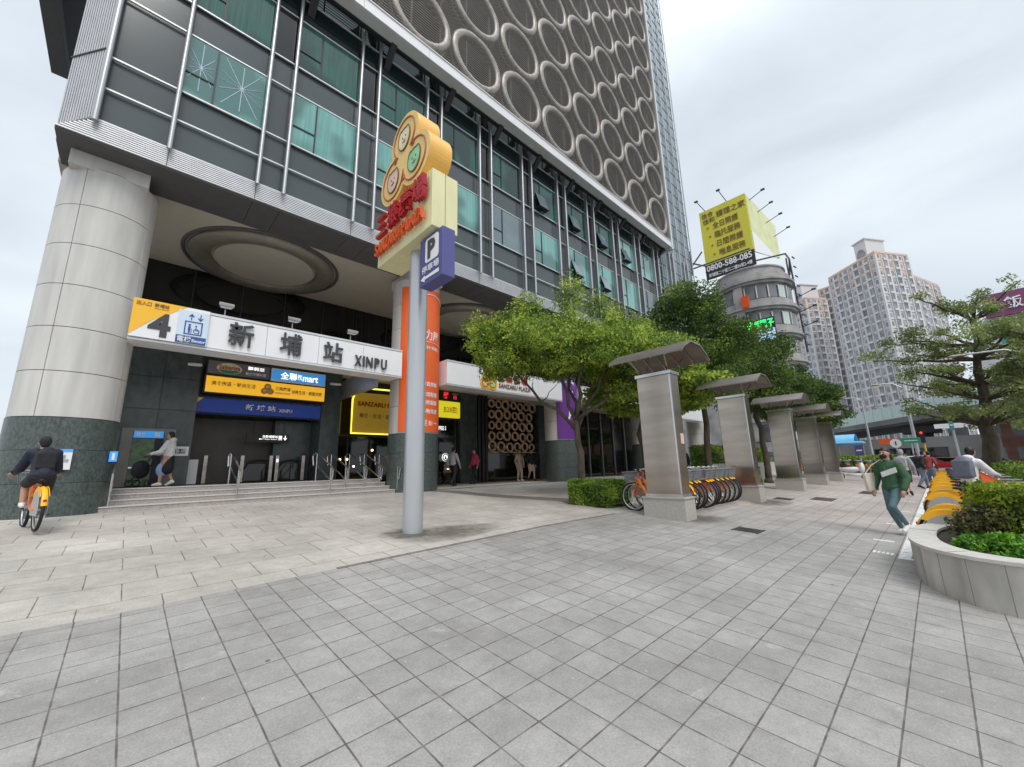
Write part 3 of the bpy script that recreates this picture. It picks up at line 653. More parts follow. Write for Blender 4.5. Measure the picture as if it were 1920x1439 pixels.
# ---------------------------------------------------------------- entrance level
P = bld
b = B()
for i in range(4): b.box(-.95-.0, 6.86 if i < 3 else 6.86, 13.02+.38*i, 14.2 if i < 3 else 18.1, .7, .84+.12*(i+1)-.022)
stp = tag(obj('steps', b, 'step'), 'wide flight of four granite steps up to the station entrance', 'steps')
b = B()
for i in range(4): b.box(-.97, 6.87, 13.0+.38*i, 13.05+.38*i+.3, .84+.12*(i+1)-.02, .84+.12*(i+1)-.0 if i < 3 else 1.32)
obj('step_nosing', b, 'stepedge', stp)
b = B()
b.box(-2.2, 1.5, 16.2, 18.04, 1.32, 5.6)           # left wall with the lift
b.box(5.42, 6.15, 16.5, 18.1, 1.32, 5.6)          # right pier
b.box(1.5, 5.42, 16.62, 16.8, 3.6, 5.6)           # lintel
obj('entrance_wall', b, 'stone_dark', bld)
b = B()
for z in (2.55, 3.6, 4.6): b.box(-.9, 1.49, 16.19, 16.2, z-.006, z+.006)
for x in (-.3, .6): b.box(x-.006, x+.006, 16.191, 16.199, 2.95, 5.6)
obj('wall_joint', b, 'black', bld)
obj('roller_shutter', B().box(1.52, 5.4, 18.0, 18.1, 1.32, 3.6), 'shutter', bld)
b = B()
for z in frange(1.4, 3.55, .055): b.box(1.55, 4.1, 17.97, 17.999, z, z+.03)
obj('shutter_slats', b, 'shutter', bld)
obj('side_return', B().box(4.1, 5.41, 17.5, 17.99, 1.32, 3.6), 'stone_dark', bld)
b = B().box(6.16, 6.26, 13.4, 16.9, 4.5, 5.25); obj('canopy_beam', b, 'alu', bld)
b = B().box(6.3, 12.75, 17.5, 17.6, .84, 5.6); obj('shopfront', b, 'blackglass', bld)
b = B()
for x in (6.9, 7.9, 8.9, 9.9, 10.9, 11.5, 12.7): b.box(x-.03, x+.03, 17.44, 17.5, .84, 3.1)
b.box(6.3, 12.7, 17.44, 17.5, 3.1, 3.18); obj('shopfront_frame', b, 'black', bld)
for x, z in ((6.6, 2.1), (6.9, 2.1), (7.2, 1.8), (8.0, 2.5), (9.4, 2.4), (12.1, 1.6), (12.4, 1.5)):
    obj('shop_lamp', B().ball((x, 17.42, z), .045), 'warm', bld)
obj('stone_wall', B().box(12.78, 13.9, 17.3, 17.7, .84, 5.6), 'stone_dark', bld); obj('stone_wall', B().box(18.9, 20.0, 17.3, 17.7, .84, 5.6), 'stone_dark', bld)
for x in (14.05, 14.3, 14.55): obj('black_pilaster', B().cyl(x, 17.3, .84, 5.6, .09, 16), 'black', bld, smooth=True)
obj('dark_lobby', B().box(14.7, 18.9, 17.9, 18.0, .84, 5.6).box(13.9, 14.7, 17.5, 17.6, .84, 5.6), 'blackglass', bld)
# bronze ring screen above the lobby
scr = obj('bronze_ring_screen', B().box(14.85, 18.85, 17.55, 17.6, 2.45, 2.5).box(14.85, 18.85, 17.55, 17.6, 5.55, 5.6), 'goldring', bld)
random.seed(11)
zz = 2.78
for row in range(5):
    x = 15.12
    while x < 18.75:
        R = random.choice((.26, .29, .33, .33, .30)); obj('bronze_ring', B().ring((x, 17.5, zz+random.uniform(-.04, .04)), R*.78, R*.24, 'y', 24, 6, 1.2), 'goldring', scr, smooth='all'); x += R*2+.03
    zz += .62
b = B().box(20.0, 33.2, 16.9, 17.0, .84, 5.6); obj('glass_front', b, 'blackglass', bld)
b = B()
for x in frange(20.4, 33, 1.6): b.box(x-.05, x+.05, 16.8, 16.89, .84, 5.6)
obj('glass_front_posts', b, 'alu', bld)
obj('soffit_light_strip', B().box(17.3, 33, 13.4, 16.8, 5.35, 5.45), 'ceiling', bld)
# lift door in the left wall
lift = obj('lift_surround', B().box(-.12, .12, 16.12, 16.2, 1.32, 3.0).box(.82, 1.08, 16.12, 16.2, 1.32, 3.0).box(.12, .82, 16.12, 16.2, 2.92, 3.0), 'lift', bld)
obj('lift_door', B().box(.13, .62, 16.16, 16.19, 1.34, 2.7), 'green_view', lift); obj('lift_door', B().box(.64, .81, 16.15, 16.19, 1.34, 2.7), 'black', lift)
obj('door_rail', B().box(.13, .62, 16.13, 16.16, 1.84, 1.88), 'steel_edge', lift)

# ================================================================ signs on the building
X1 = (1, 0, 0)
t = thing('station_name', 'large dark characters and capitals spelling the station name on the white fascia', 'lettering', (3.4, 12.55, 4.9))
for s, x, w_, h, z in (('新', 1.62, .58, .66, 4.96), ('埔', 2.85, .58, .66, 4.94), ('站', 4.05, .58, .62, 4.94)):
    T_('character', s, (x, 12.53, z), X1, w_, h, 'letter', t, .05, .012)
for s, x, w_ in (('X', 5.02, .23), ('I', 5.29, .055), ('N', 5.40, .22), ('P', 5.69, .17), ('U', 5.92, .20)):
    T_('letter', s, (x, 12.53, 4.93), X1, w_, .36, 'letter', t, .05, .02)
t = thing('exit_sign', 'yellow and white exit sign with a big 4 beside the thick left column', 'sign', (.5, 12.5, 4.8))
obj('panel', B().box(-.28, 1.18, 12.50, 12.545, 4.82, 5.76), 'white', t)
obj('yellow_field', B().slab([(-.28, 12.498, 4.98), (-.28, 12.498, 5.76), (.72, 12.498, 5.76)], (0, -.004, 0)), 'sy', t)
obj('yellow_field', B().slab([(-.28, 12.497, 4.86), (-.28, 12.497, 4.98), (.10, 12.497, 5.27)], (0, -.004, 0)), 'sy', t)
T_('numeral', '4', (.03, 12.49, 4.88), X1, .42, .60, 'letter', t, .006, .035)
T_('caption', '出入口', (-.22, 12.49, 5.60), X1, .26, .11, 'brown', t); T_('caption', '新埔站', (.10, 12.49, 5.61), X1, .27, .10, 'brown', t); T_('caption', 'Xinpu Station', (.10, 12.49, 5.56), X1, .27, .03, 'brown', t, .004, 0)
o = obj('lift_panel', B().box(.56, 1.18, 12.485, 12.496, 4.82, 5.68), 'lightblue', t)
obj('lift_caption_panel', B().box(.56, 1.16, 12.478, 12.484, 4.83, 5.02), 'navy', o)
T_('caption', '電梯', (.59, 12.474, 4.85), X1, .27, .15, 'white', o); T_('caption', 'Elevator', (.88, 12.474, 4.87), X1, .27, .08, 'white', o)
pb = B(); pb.box(.70, 1.06, 12.476, 12.484, 5.06, 5.085).box(.70, 1.06, 12.476, 12.484, 5.385, 5.41).box(.70, .725, 12.476, 12.484, 5.085, 5.385).box(1.035, 1.06, 12.476, 12.484, 5.085, 5.385)
pb.box(.775, .825, 12.476, 12.484, 5.17, 5.28).box(.78, .797, 12.476, 12.484, 5.10, 5.17).box(.803, .82, 12.476, 12.484, 5.10, 5.17); pb.ball((.80, 12.48, 5.315), (.026, .006, .026)); pb.box(.84, .85, 12.476, 12.484, 5.10, 5.22)
pb.ring((.945, 12.48, 5.165), .055, .009, 'y', 20, 5, .5); pb.ball((.93, 12.48, 5.30), (.02, .006, .02)); pb.box(.925, .94, 12.476, 12.484, 5.18, 5.28).box(.94, .99, 12.476, 12.484, 5.18, 5.195).box(.99, 1.005, 12.476, 12.484, 5.10, 5.19)
pb.slab([(.76, 12.484, 5.53), (.82, 12.484, 5.61), (.88, 12.484, 5.53), (.85, 12.484, 5.53), (.82, 12.484, 5.57), (.79, 12.484, 5.53)], (0, -.008, 0)).box(.81, .83, 12.476, 12.484, 5.44, 5.58)
pb.slab([(.94, 12.484, 5.52), (1.0, 12.484, 5.44), (1.06, 12.484, 5.52), (1.03, 12.484, 5.52), (1.0, 12.484, 5.48), (.97, 12.484, 5.52)], (0, -.008, 0)).box(.99, 1.01, 12.476, 12.484, 5.47, 5.61)
obj('pictogram', pb, 'navy', o)
# logo used on the fascias, the orange lightbox and the pole sign
def lobes(c, s, xd, zd, grow=0):
    """outline of the three-lobed badge, round a centre"""
    pts = []
    C_ = ((0, .56), (-.51, -.34), (.51, -.34)); c = Vector(c); xd = Vector(xd); zd = Vector(zd)
    for k in range(96):
        a = 2*PI*k/96; best = 0; d = (math.cos(a), math.sin(a))
        for (x, z) in C_:
            r = .64+grow; bq = x*d[0]+z*d[1]; q = bq*bq-(x*x+z*z-r*r)
            if q > 0: best = max(best, bq+math.sqrt(q))
        pts.append(c+xd*(best*d[0]*s)+zd*(best*d[1]*s))
    return pts
def disc(b, c, rx, rz, xd, zd, nd, t_=.004, n=20, pinch=0):
    c = Vector(c); xd = Vector(xd); zd = Vector(zd); nd = Vector(nd)
    pts = [c+xd*(rx*math.cos(2*PI*k/n))+zd*(rz*math.sin(2*PI*k/n)*(1-pinch*max(0, math.sin(2*PI*k/n))*(1 if abs(math.cos(2*PI*k/n)) < .5 else 0))) for k in range(n)]
    return b.slab(pts, nd*t_)
def badge(parent, c, s, xd=(1, 0, 0), nd=(0, -1, 0), name='logo', small=True):
    zd = (0, 0, 1); xd = Vector(xd); nd = Vector(nd); c = Vector(c); Z = Vector((0, 0, 1))
    lines = B()
    if not small:
        lines.tube([p+nd*.006 for p in lobes(c, s, xd, zd, -.13)], .024*s, 5, closed=True)
        for (x, z) in ((-.42, .14), (.42, .14), (0, -.56)):
            q = c+xd*(x*s)+Z*(z*s)+nd*.006; lines.tube([q+xd*(.07*s*math.cos(a))+Z*(.07*s*math.sin(a)) for a in [2*PI*k/14 for k in range(14)]], .02*s, 4, closed=True)
    for (x, z), rr in (((0, .56), .43), ((-.51, -.34), .43), ((.51, -.34), .43)) if small else ():
        q = c+xd*(x*s)+Z*(z*s)+nd*.006
        pts = [q+xd*(rr*s*math.cos(a))+Z*(rr*s*math.sin(a)) for a in [2*PI*k/24 for k in range(24)]]; lines.tube(pts, .035*s, 5, closed=True)
    if small: o = obj(name, B().slab(lobes(c, s, xd, zd), -nd*.006), 'bike_y', parent)
    else: o = parent
    obj('outline', lines, 'outline', o, fix=False)
    for (x, z), m_ in (((0, .56), 'cream'), ((-.51, -.34), 'pink'), ((.51, -.34), 'mint')):
        q = c+xd*(x*s)+Z*(z*s)+nd*.004; bb = B(); disc(bb, q, .27*s, .33*s, xd, zd, nd, .01, 22, .25); f = obj('patch', bb, m_, o)
        if not small:
            ob = B(); pts = [q+xd*(.28*s*math.cos(a))+Z*(.34*s*math.sin(a)*(1-.25*max(0, math.sin(a))*(1 if abs(math.cos(a)) < .5 else 0)))+nd*.01 for a in [2*PI*k/22 for k in range(22)]]; ob.tube(pts, .018*s, 5, closed=True)
            disc(ob, q+xd*(-.08*s)+Z*(.02*s)+nd*.01, .022*s, .03*s, xd, zd, nd, .006, 8); disc(ob, q+xd*(.08*s)+Z*(.02*s)+nd*.01, .022*s, .03*s, xd, zd, nd, .006, 8)
            ob.tube([q+xd*(-.08*s)+Z*(-.10*s)+nd*.012, q+Z*(-.14*s)+nd*.012, q+xd*(.08*s)+Z*(-.10*s)+nd*.012], .012*s, 4); ob.tube([q+Z*(-.03*s)+nd*.012, q+Z*(-.14*s)+nd*.012], .01*s, 4)
            obj('drawn_lines', ob, 'brown', f, fix=False)
    return o
def plaza_sign(x0, lab):
    t = thing('plaza_sign', lab, 'sign', (x0+1.5, 12.52, 4.85)); badge(t, (x0+.42, 12.53, 5.20), .40)
    T_('character', '三', (x0+1.0, 12.54, 5.24), X1, .32, .34, 'red', t, .012, .03); T_('character', '猿', (x0+1.42, 12.54, 5.24), X1, .36, .38, 'red', t, .012, .03)
    T_('character', '廣', (x0+1.88, 12.54, 5.24), X1, .38, .38, 'red', t, .012, .03); T_('character', '場', (x0+2.36, 12.54, 5.24), X1, .38, .38, 'red', t, .012, .03)
    T_('caption', 'SANZARU PLAZA', (x0+.98, 12.54, 4.96), X1, 1.95, .19, 'brown', t, .012, .02)
plaza_sign(10.3, 'orange three-lobed logo and red characters on the fascia just right of the orange column')
plaza_sign(19.0, 'same plaza logo and lettering on the white fascia right of the purple column')
# signs over the station entrance
t = thing('restaurant_sign', 'grey lightbox with an oval cream restaurant logo over the station entrance', 'sign', (2.55, 16.3, 4.9))
obj('box', B().box(1.62, 3.48, 16.2, 16.4, 4.86, 5.38), 'black', t); obj('face', B().box(1.66, 3.45, 16.18, 16.2, 4.90, 5.34), 'lb_grey', t)
bb = B(); disc(bb, (2.25, 16.18, 5.12), .36, .19, (1, 0, 0), (0, 0, 1), (0, -1, 0), .006, 30); o = obj('oval', bb, 'cream', t)
bb = B(); bb.slab([(2.25+.34*math.cos(a), 16.174, 5.12+.18*math.sin(a)) for a in [PI+.35+(PI-.7)*k/12 for k in range(13)]], (0, -.004, 0)); obj('green_edge', bb, 'trafficgreen', o)
T_('lettering', 'Saizeriya', (1.95, 16.168, 5.03), X1, .6, .2, 'red', o)
T_('caption', '薩莉亞', (2.78, 16.176, 5.16), X1, .5, .12, 'lb_white', t); T_('caption', '義式餐廳料理', (2.72, 16.176, 4.97), X1, .62, .11, 'white', t)
t = thing('supermarket_sign', 'blue lit supermarket lightbox beside the grey restaurant sign', 'sign', (4.4, 16.25, 4.86))
obj('box', B().box(3.5, 5.38, 16.16, 16.36, 4.86, 5.34), 'white', t); obj('face', B().box(3.53, 5.35, 16.14, 16.16, 4.92, 5.29), 'lb_blue', t)
T_('characters', '全聯', (3.8, 16.135, 4.96), X1, .56, .28, 'lb_white', t, .006, .012); T_('small_letters', 'PX', (4.39, 16.135, 5.0), X1, .13, .2, 'lb_white', t); T_('lettering', 'mart', (4.55, 16.135, 4.97), X1, .55, .22, 'lb_white', t, .006, .02)
t = thing('orange_lightbox', 'long glowing orange lightbox with a small logo above the blue station sign', 'sign', (3.5, 16.2, 4.26))
obj('box', B().box(1.6, 5.42, 16.16, 16.4, 4.22, 4.85), 'black', t); obj('face', B().box(1.65, 5.37, 16.12, 16.16, 4.27, 4.80), 'lb_orange', t)
T_('caption', '美食街區・時尚生活', (1.8, 16.11, 4.50), X1, 1.25, .15, 'brown', t); T_('caption', '健康生活・銀髮休閒', (4.2, 16.11, 4.45), X1, 1.05, .15, 'brown', t)
badge(t, (3.42, 16.11, 4.52), .18); T_('caption', '三猿廣場', (3.66, 16.11, 4.52), X1, .5, .14, 'brown', t); T_('caption', 'SANZARU PLAZA', (3.66, 16.11, 4.40), X1, .5, .06, 'brown', t)
t = thing('blue_station_sign', 'dark blue lit station sign over the dark entrance opening', 'sign', (3.4, 16.3, 3.62))
obj('box', B().box(1.46, 5.32, 16.28, 16.5, 3.62, 4.08), 'lb_navy', t); obj('yellow_corner', B().slab([(1.46, 16.275, 3.86), (1.46, 16.275, 4.08), (1.66, 16.275, 4.08)], (0, -.004, 0)), 'sy', t)
T_('characters', '新 埔 站', (2.85, 16.27, 3.76), X1, .92, .21, 'white', t, .006, .02); T_('lettering', 'XINPU', (3.88, 16.27, 3.76), X1, .44, .12, 'white', t)
T_('numeral', '4', (1.48, 16.27, 3.66), X1, .14, .2, 'brown', t)
t = thing('hanging_direction_sign', 'small black hanging sign with glowing white characters and a train symbol inside the entrance', 'sign', (3.9, 17.0, 2.72))
obj('box', B().box(3.1, 4.5, 17.0, 17.08, 2.72, 3.02), 'black', t); T_('characters', '往新埔車站', (3.6, 16.99, 2.88), X1, .5, .10, 'lb_white', t); T_('caption', 'MRT Xinpu Station', (3.5, 16.99, 2.81), X1, .58, .045, 'lb_white', t)
obj('train_symbol', B().box(4.13, 4.24, 16.985, 16.995, 2.84, 2.97).box(4.14, 4.16, 16.985, 16.995, 2.80, 2.83).box(4.21, 4.23, 16.985, 16.995, 2.80, 2.83), 'lb_white', t)
obj('arrow', B().slab([(4.28, 16.99, 2.89), (4.42, 16.99, 2.89), (4.35, 16.99, 2.80)], (0, -.005, 0)).box(4.335, 4.365, 16.985, 16.99, 2.89, 2.98), 'lb_white', t)
obj('hanger', B().tube([(3.3, 17.04, 3.02), (3.3, 17.04, 5.6)], .012, 6).tube([(4.3, 17.04, 3.02), (4.3, 17.04, 5.6)], .012, 6), 'black', t)
t = thing('lift_sign', 'light blue lift sign above the glass lift door in the dark wall', 'sign', (.45, 16.1, 2.72))
obj('panel', B().box(.14, .80, 16.08, 16.12, 2.72, 2.92), 'lb_blue', t); T_('characters', '電梯', (.2, 16.075, 2.76), X1, .2, .12, 'white', t); obj('pictogram', B().box(.6, .72, 16.07, 16.079, 2.76, 2.88), 'white', t)
t = thing('wall_notice', 'white notice board on the dark wall right of the lift', 'notice', (1.25, 16.15, 2.25))
obj('board', B().box(1.06, 1.45, 16.15, 16.19, 2.2, 2.48), 'white', t); T_('lines', '往大廳出口\n前方請右轉', (1.10, 16.145, 2.26), X1, .28, .16, 'black', t, .003)
t = thing('gold_plaza_sign', 'gold board outlined in yellow neon with red plaza lettering left of the orange column', 'sign', (7.6, 16.9, 3.1))
obj('board', B().box(6.78, 9.4, 16.9, 17.0, 3.15, 4.95), 'lb_gold', t); obj('neon_outline', B().tube([(6.9, 16.87, 5.0), (6.78, 16.87, 4.6), (6.78, 16.87, 3.17), (9.4, 16.87, 3.17), (9.4, 16.87, 5.0)], .035, 6).tube([(6.9, 16.87, 5.0), (7.5, 16.87, 5.15), (9.4, 16.87, 5.2)], .035, 6), 'neon', t, smooth='all')
T_('lettering', 'SANZARU PLAZA', (7.0, 16.85, 4.35), X1, 2.2, .2, 'red', t, .03, .02); T_('caption', '美食・生活・超市', (7.1, 16.86, 3.85), X1, 1.6, .2, 'brown', t)
t = thing('red_character_sign', 'black lightbox with red characters above the yellow sign right of the orange column', 'sign', (11.8, 17.4, 5.1))
obj('box', B().box(10.9, 12.73, 17.3, 17.48, 5.1, 5.6), 'black', t); T_('character', '昇', (11.65, 17.29, 5.2), X1, .36, .34, 'redlit', t); T_('character', '回', (12.3, 17.29, 5.2), X1, .2, .2, 'redlit', t); T_('caption', '餐飲世界', (12.2, 17.29, 5.45), X1, .4, .08, 'white', t)
t = thing('yellow_lightbox', 'bright yellow lightbox with thin characters right of the orange column', 'sign', (11.8, 17.4, 4.2))
obj('box', B().box(10.9, 12.73, 17.3, 17.48, 4.22, 5.06), 'lb_yel', t); T_('characters', 'B28勁', (11.7, 17.29, 4.45), X1, .85, .36, 'sy', t)
t = thing('round_cafe_sign', 'glowing round white and green roundel in the dark shop front', 'sign', (11.85, 17.3, 1.9))
bb = B(); disc(bb, (11.85, 17.35, 2.18), .2, .2, (1, 0, 0), (0, 0, 1), (0, -1, 0), .03, 32); obj('disc', bb, 'lb_white', t)
obj('green_ring', B().ring((11.85, 17.31, 2.18), .155, .03, 'y', 32, 5, .2), 'trafficgreen', t); obj('green_figure', B().ball((11.85, 17.31, 2.22), (.035, .01, .04)).slab([(11.78, 17.315, 2.08), (11.92, 17.315, 2.08), (11.88, 17.315, 2.2), (11.82, 17.315, 2.2)], (0, -.006, 0)), 'trafficgreen', t)
T_('caption', 'COFFEE S', (11.2, 17.38, 3.55), X1, .7, .2, 'lb_white', t)
# wrapped column banners
def banner(cx, m_, z0, z1, name, lab, r=.9):
    r += .012; cy = 13.45; a0, a1 = rad(-156), rad(-27); b = B(); n = 40; vs = []
    for q in (r, r+.012):
        for z in (z0, z1):
            for k in range(n+1): a = a0+(a1-a0)*k/n; vs.append((cx+q*math.cos(a), cy+q*math.sin(a), z))
    M_ = n+1; b.add(vs, [(k, k+1, M_+k+1, M_+k) for k in range(n)]+[(2*M_+k, 3*M_+k, 3*M_+k+1, 2*M_+k+1) for k in range(n)]+[(k, 2*M_+k, 2*M_+k+1, k+1) for k in range(n)]+[(M_+k, M_+k+1, 3*M_+k+1, 3*M_+k) for k in range(n)])
    o = thing(name, lab, 'banner', (cx, cy-r, z0)); obj('sheet', b, m_, o, smooth=True); return o, r+.014
o, r = banner(7.75, 'orange', 2.92, 8.42, 'wrapped_banner', 'bright orange banner with white characters wrapped round the column behind the sign pole')
bd = (7.75, 13.45, r)
def curved(s, deg, z, w_, h, bold=.01, par=o, bd=bd): T_('characters', s, (rad(deg), 0, z), X1, w_, h, 'white', par, .006, bold, bend=bd)
curved('巧力屋', -118, 6.35, .98, .42, .012); curved('| 複合便利店 |', -112, 5.98, .9, .15)
for s, z in (('即買即修', 4.58), ('修繕鞋類', 4.20), ('整修服務', 3.90), ('小物美選', 3.58)): curved(s, -104, z, .72, .17)
curved('至 B1 ～', -100, 3.14, .68, .2)
b = B()
for k in range(30):
    a = rad(-118+90*k/30); b.box(0, 0, 0, 0, 0, 0) if False else None
arc = B(); arc.tube([(bd[0]+(r+.004)*math.cos(rad(a)), bd[1]+(r+.004)*math.sin(rad(a)), 7.95+.25*math.sin(rad((a+130)*1.6))) for a in range(-130, -29, 5)], .02, 5); arc.tube([(bd[0]+(r+.004)*math.cos(rad(a)), bd[1]+(r+.004)*math.sin(rad(a)), 6.24+.04*math.sin(rad((a+120)*2))) for a in range(-122, -39, 5)], .012, 5)
obj('swoosh', arc, 'white', o)
o2, r2 = banner(16.5, 'purple', 2.92, 8.42, 'wrapped_banner', 'purple banner with a large white character wrapped round the column behind the bright tree')
bd2 = (16.5, 13.45, r2); T_('character', '屋', (rad(-122), 0, 3.75), X1, .95, .95, 'white', o2, .006, .012, bend=bd2); T_('character', '巧', (rad(-122), 0, 5.0), X1, .95, .95, 'white', o2, .006, .012, bend=bd2)
# floodlights standing on the fascia, cameras below it
for i, x in enumerate((1.5, 3.15, 4.88)):
    t = thing('floodlight', ['grey floodlight standing on the fascia above the first dark character', 'grey floodlight on the fascia between the second and third dark characters', 'grey floodlight on the fascia above the Latin station name'][i], 'floodlight', (x, 12.62, 5.76), group='floodlights along the fascia')
    b = B(); b.slab([(x-.17, 12.42, 5.98), (x+.17, 12.42, 5.98), (x+.13, 12.62, 6.0), (x-.13, 12.62, 6.0)], (0, 0, .09)); obj('housing', b, 'steel', t, bevel=.008)
    obj('lens', B().slab([(x-.14, 12.44, 5.975), (x+.14, 12.44, 5.975), (x+.11, 12.6, 5.985), (x-.11, 12.6, 5.985)], (0, 0, -.012)), 'lightblue', t)
    obj('bracket', B().tube([(x, 12.62, 5.76), (x, 12.62, 6.0)], .015, 6).box(x-.05, x+.05, 12.58, 12.66, 5.76, 5.775), 'steel', t)
for i, (x, y, z) in enumerate(((1.28, 16.0, 5.05), (5.75, 16.2, 5.0))):
    t = thing('security_camera', ['white tube camera on the dark wall left of the grey restaurant sign', 'white tube camera beside the blue supermarket sign'][i], 'camera', (x, y, z))
    obj('body', B().tube([(x+.15, y-.25, z-.02), (x-.12, y+.1, z+.04)], .05, 10), 'cl_white', t, smooth=True); obj('arm', B().tube([(x, y, z+.03), (x, y+.25, z+.12)], .015, 6), 'black', t)
# handrails on the steps
def handrail(x, lab, y0=13.0, y1=14.7, dx=0):
    z0, z1 = .84, 1.32; t = thing('handrail', lab, 'handrail', (x, y0, z0), group='stainless handrails on the entrance steps')
    b = B().tube([(x, y0-.05, z0+.45), (x, y0-.12, z0+.82), (x, y0, z0+.9), (x+dx, y1-.35, z1+.9), (x+dx, y1, z1+.9), (x+dx, y1+.1, z1+.82), (x+dx, y1, z1+.5)], .025, 8); obj('rail', b, 'steel_edge', t, smooth=True)
    obj('rail', B().tube([(x, y0, z0+.5), (x+dx, y1-.35, z1+.5), (x+dx, y1, z1+.5)], .02, 8), 'steel_edge', t, smooth=True)
    for yy, zz, q in ((y0+.05, z0, 0), (y1-.3, z1, dx)): obj('post', B().tube([(x+q, yy, zz), (x+q, yy, zz+.92)], .022, 8), 'steel_edge', t, smooth=True)
handrail(-.12, 'leftmost handrail of the steps, against the thick left column'); handrail(2.3, 'handrail on the steps in front of the closed shutter')
handrail(4.7, 'handrail on the steps in front of the right-hand dark pier'); 
for i, x in enumerate((5.35, 6.0, 6.55)): handrail(x, ['nearest of the three close handrails left of the orange column', 'middle of the three close handrails left of the orange column', 'rightmost of the three close handrails left of the orange column'][i], 13.5, 15.2)
handrail(6.95, 'dark handrail at the right end of the steps, next to the orange column', 13.0, 14.8)
for i, x in enumerate((1.95, 3.0, 3.9, 4.1, 5.0)):
    b = B().box(x, x+.12, 17.0, 17.25, 1.32, 2.25); 
    t = thing('gate_post', ['first steel post in the entrance, left of the escalators', 'second steel post in the entrance, left of the escalators', 'third steel post in the entrance, between the escalators', 'fourth steel post in the entrance, between the escalators', 'fifth steel post in the entrance, by the right-hand pier'][i], 'post', (x+.06, 17.1, 1.32), group='steel posts at the escalators')
    obj('post', b, 'steel', t, bevel=.01); obj('light', B().box(x+.03, x+.09, 16.98, 17.0, 2.0, 2.12), 'lb_white' if i == 3 else 'white', t)
for i, x in enumerate((3.15, 4.25)):
    t = thing('escalator', ['left escalator with a black looped handrail inside the entrance', 'right escalator with a black looped handrail inside the entrance'][i], 'escalator', (x+.4, 17.2, 1.32))
    obj('balustrade', B().box(x, x+.7, 17.3, 17.36, 1.33, 1.95), 'blackglass', t); obj('handrail_loop', B().tube([(x+.02, 17.3, 1.4), (x-.02, 17.3, 1.7), (x+.15, 17.3, 2.0), (x+.45, 17.3, 2.08), (x+.75, 17.3, 2.05)], .035, 8), 'black', t, smooth=True)
top('white_cabinet', B().box(1.5, 1.78, 16.6, 16.9, 1.32, 2.1), 'white', 'narrow white cabinet at the left edge of the entrance opening', 'cabinet', bevel=.01)
t = thing('wall_plaque', 'white poster with a blue header on the green stone of the thick left column', 'poster', (-1.0, 12.55, 1.9))
a = rad(-96); px_, py_ = -1.03+.895*math.cos(a), 13.45+.895*math.sin(a)
obj('sheet', B().box(-1.14, -.78, 12.52, 12.545, 1.78, 2.2), 'white', t); obj('header', B().box(-1.14, -.78, 12.515, 12.52, 2.14, 2.2), 'lb_blue', t); T_('lines', '車站資訊圖\n出口位置說明\n周邊服務', (-1.10, 12.515, 1.84), X1, .28, .24, 'cl_grey', t, .002)
t = thing('small_blue_sign', 'small blue pictogram plate on the right side of the thick left column', 'sign', (-.2, 13.0, 1.9)); obj('plate', B().box(-.235, -.10, 12.99, 13.01, 1.95, 2.18), 'lb_blue', t); obj('pictogram', B().box(-.19, -.145, 12.98, 12.99, 1.99, 2.14), 'white', t)

# ================================================================ the pole sign
PX, PY = 3.86, 6.64; gzp = gz(PX, PY)
t = thing('pole_sign', 'tall grey pole carrying a cream box with red letters and an orange badge', 'sign', (PX, PY, gzp))
obj('pole', B().cyl(PX, PY, gzp-.1, 6.3, .178, 40), 'pole', t, smooth=True)
obj('pole_neck', B().cyl(PX, PY, 5.6, 5.95, .15, 32), 'pole', t, smooth=True)
bx0, bx1, by0, by1, bz0, bz1 = 3.49, 4.06, 5.6, 7.75, 5.9, 7.08
box = obj('sign_box', B().box(bx0, bx1, by0, by1, bz0, bz1), 'sign_yellow', t, bevel=.012)
NX, YD = (-1, 0, 0), (0, -1, 0)
obj('box_seam', B().box(3.772, 3.78, by0-.004, by0, bz0, bz1), 'brown', box)
for i, (s, w_, h) in enumerate((('三', .40, .46), ('猿', .42, .52), ('廣', .42, .52), ('場', .42, .52))):
    b = B(); text(b, s, (bx0-.05, 7.60-i*.50, 6.47), YD, (0, 0, 1), w_, h, .09, .022); obj('raised_character', b, 'red', box)
for i, s in enumerate('SANZARU'):
    b = B(); text(b, s, (bx0-.045, 7.66-i*.155, 6.08), YD, (0, 0, 1), .125, .27, .08, .02); obj('raised_letter', b, 'redorange', box)
for i, s in enumerate('PLAZA'):
    b = B(); text(b, s, (bx0-.045, 6.50-i*.155, 6.08), YD, (0, 0, 1), .125, .27, .08, .02); obj('raised_letter', b, 'redorange', box)
cc = Vector((3.49, 6.72, 8.02)); xd = Vector(YD); S = .86
sh = [(p-cc) for p in lobes(cc, 1, xd, (0, 0, 1), 0)]
sh = [cc+Vector((0, p.y*S*1.02, p.z*S*1.0)) for p in sh]
bdg = obj('trefoil_badge', B().slab([p+Vector((.012, 0, 0)) for p in sh], (.50, 0, 0)), 'cloud_side', t)
fc = obj('badge_face', B().slab(sh, (.010, 0, 0)), 'cloud_face', bdg)
badge(fc, cc, S, YD, NX, small=False)
pk = obj('parking_box', B().box(3.62, 3.89, 5.44, 6.2, 4.92, 5.87), 'pblue', t, bevel=.012)
b = B(); pts = []
for (y, z, a0) in ((5.62, 5.76, 0), (6.02, 5.76, 90), (6.02, 5.40, 180), (5.62, 5.40, 270)): 
    for k in range(5): a = rad(a0+k*22.5); pts.append((3.618, y-.06*math.cos(a)+.0, z+.06*math.sin(a)) if True else None)
obj('white_plate', B().slab([(3.618, y, z) for y, z in ((5.56, 5.38), (5.56, 5.76), (5.60, 5.81), (5.96, 5.81), (6.0, 5.76), (6.0, 5.38), (5.96, 5.33), (5.60, 5.33))], (-.006, 0, 0)), 'white', pk)
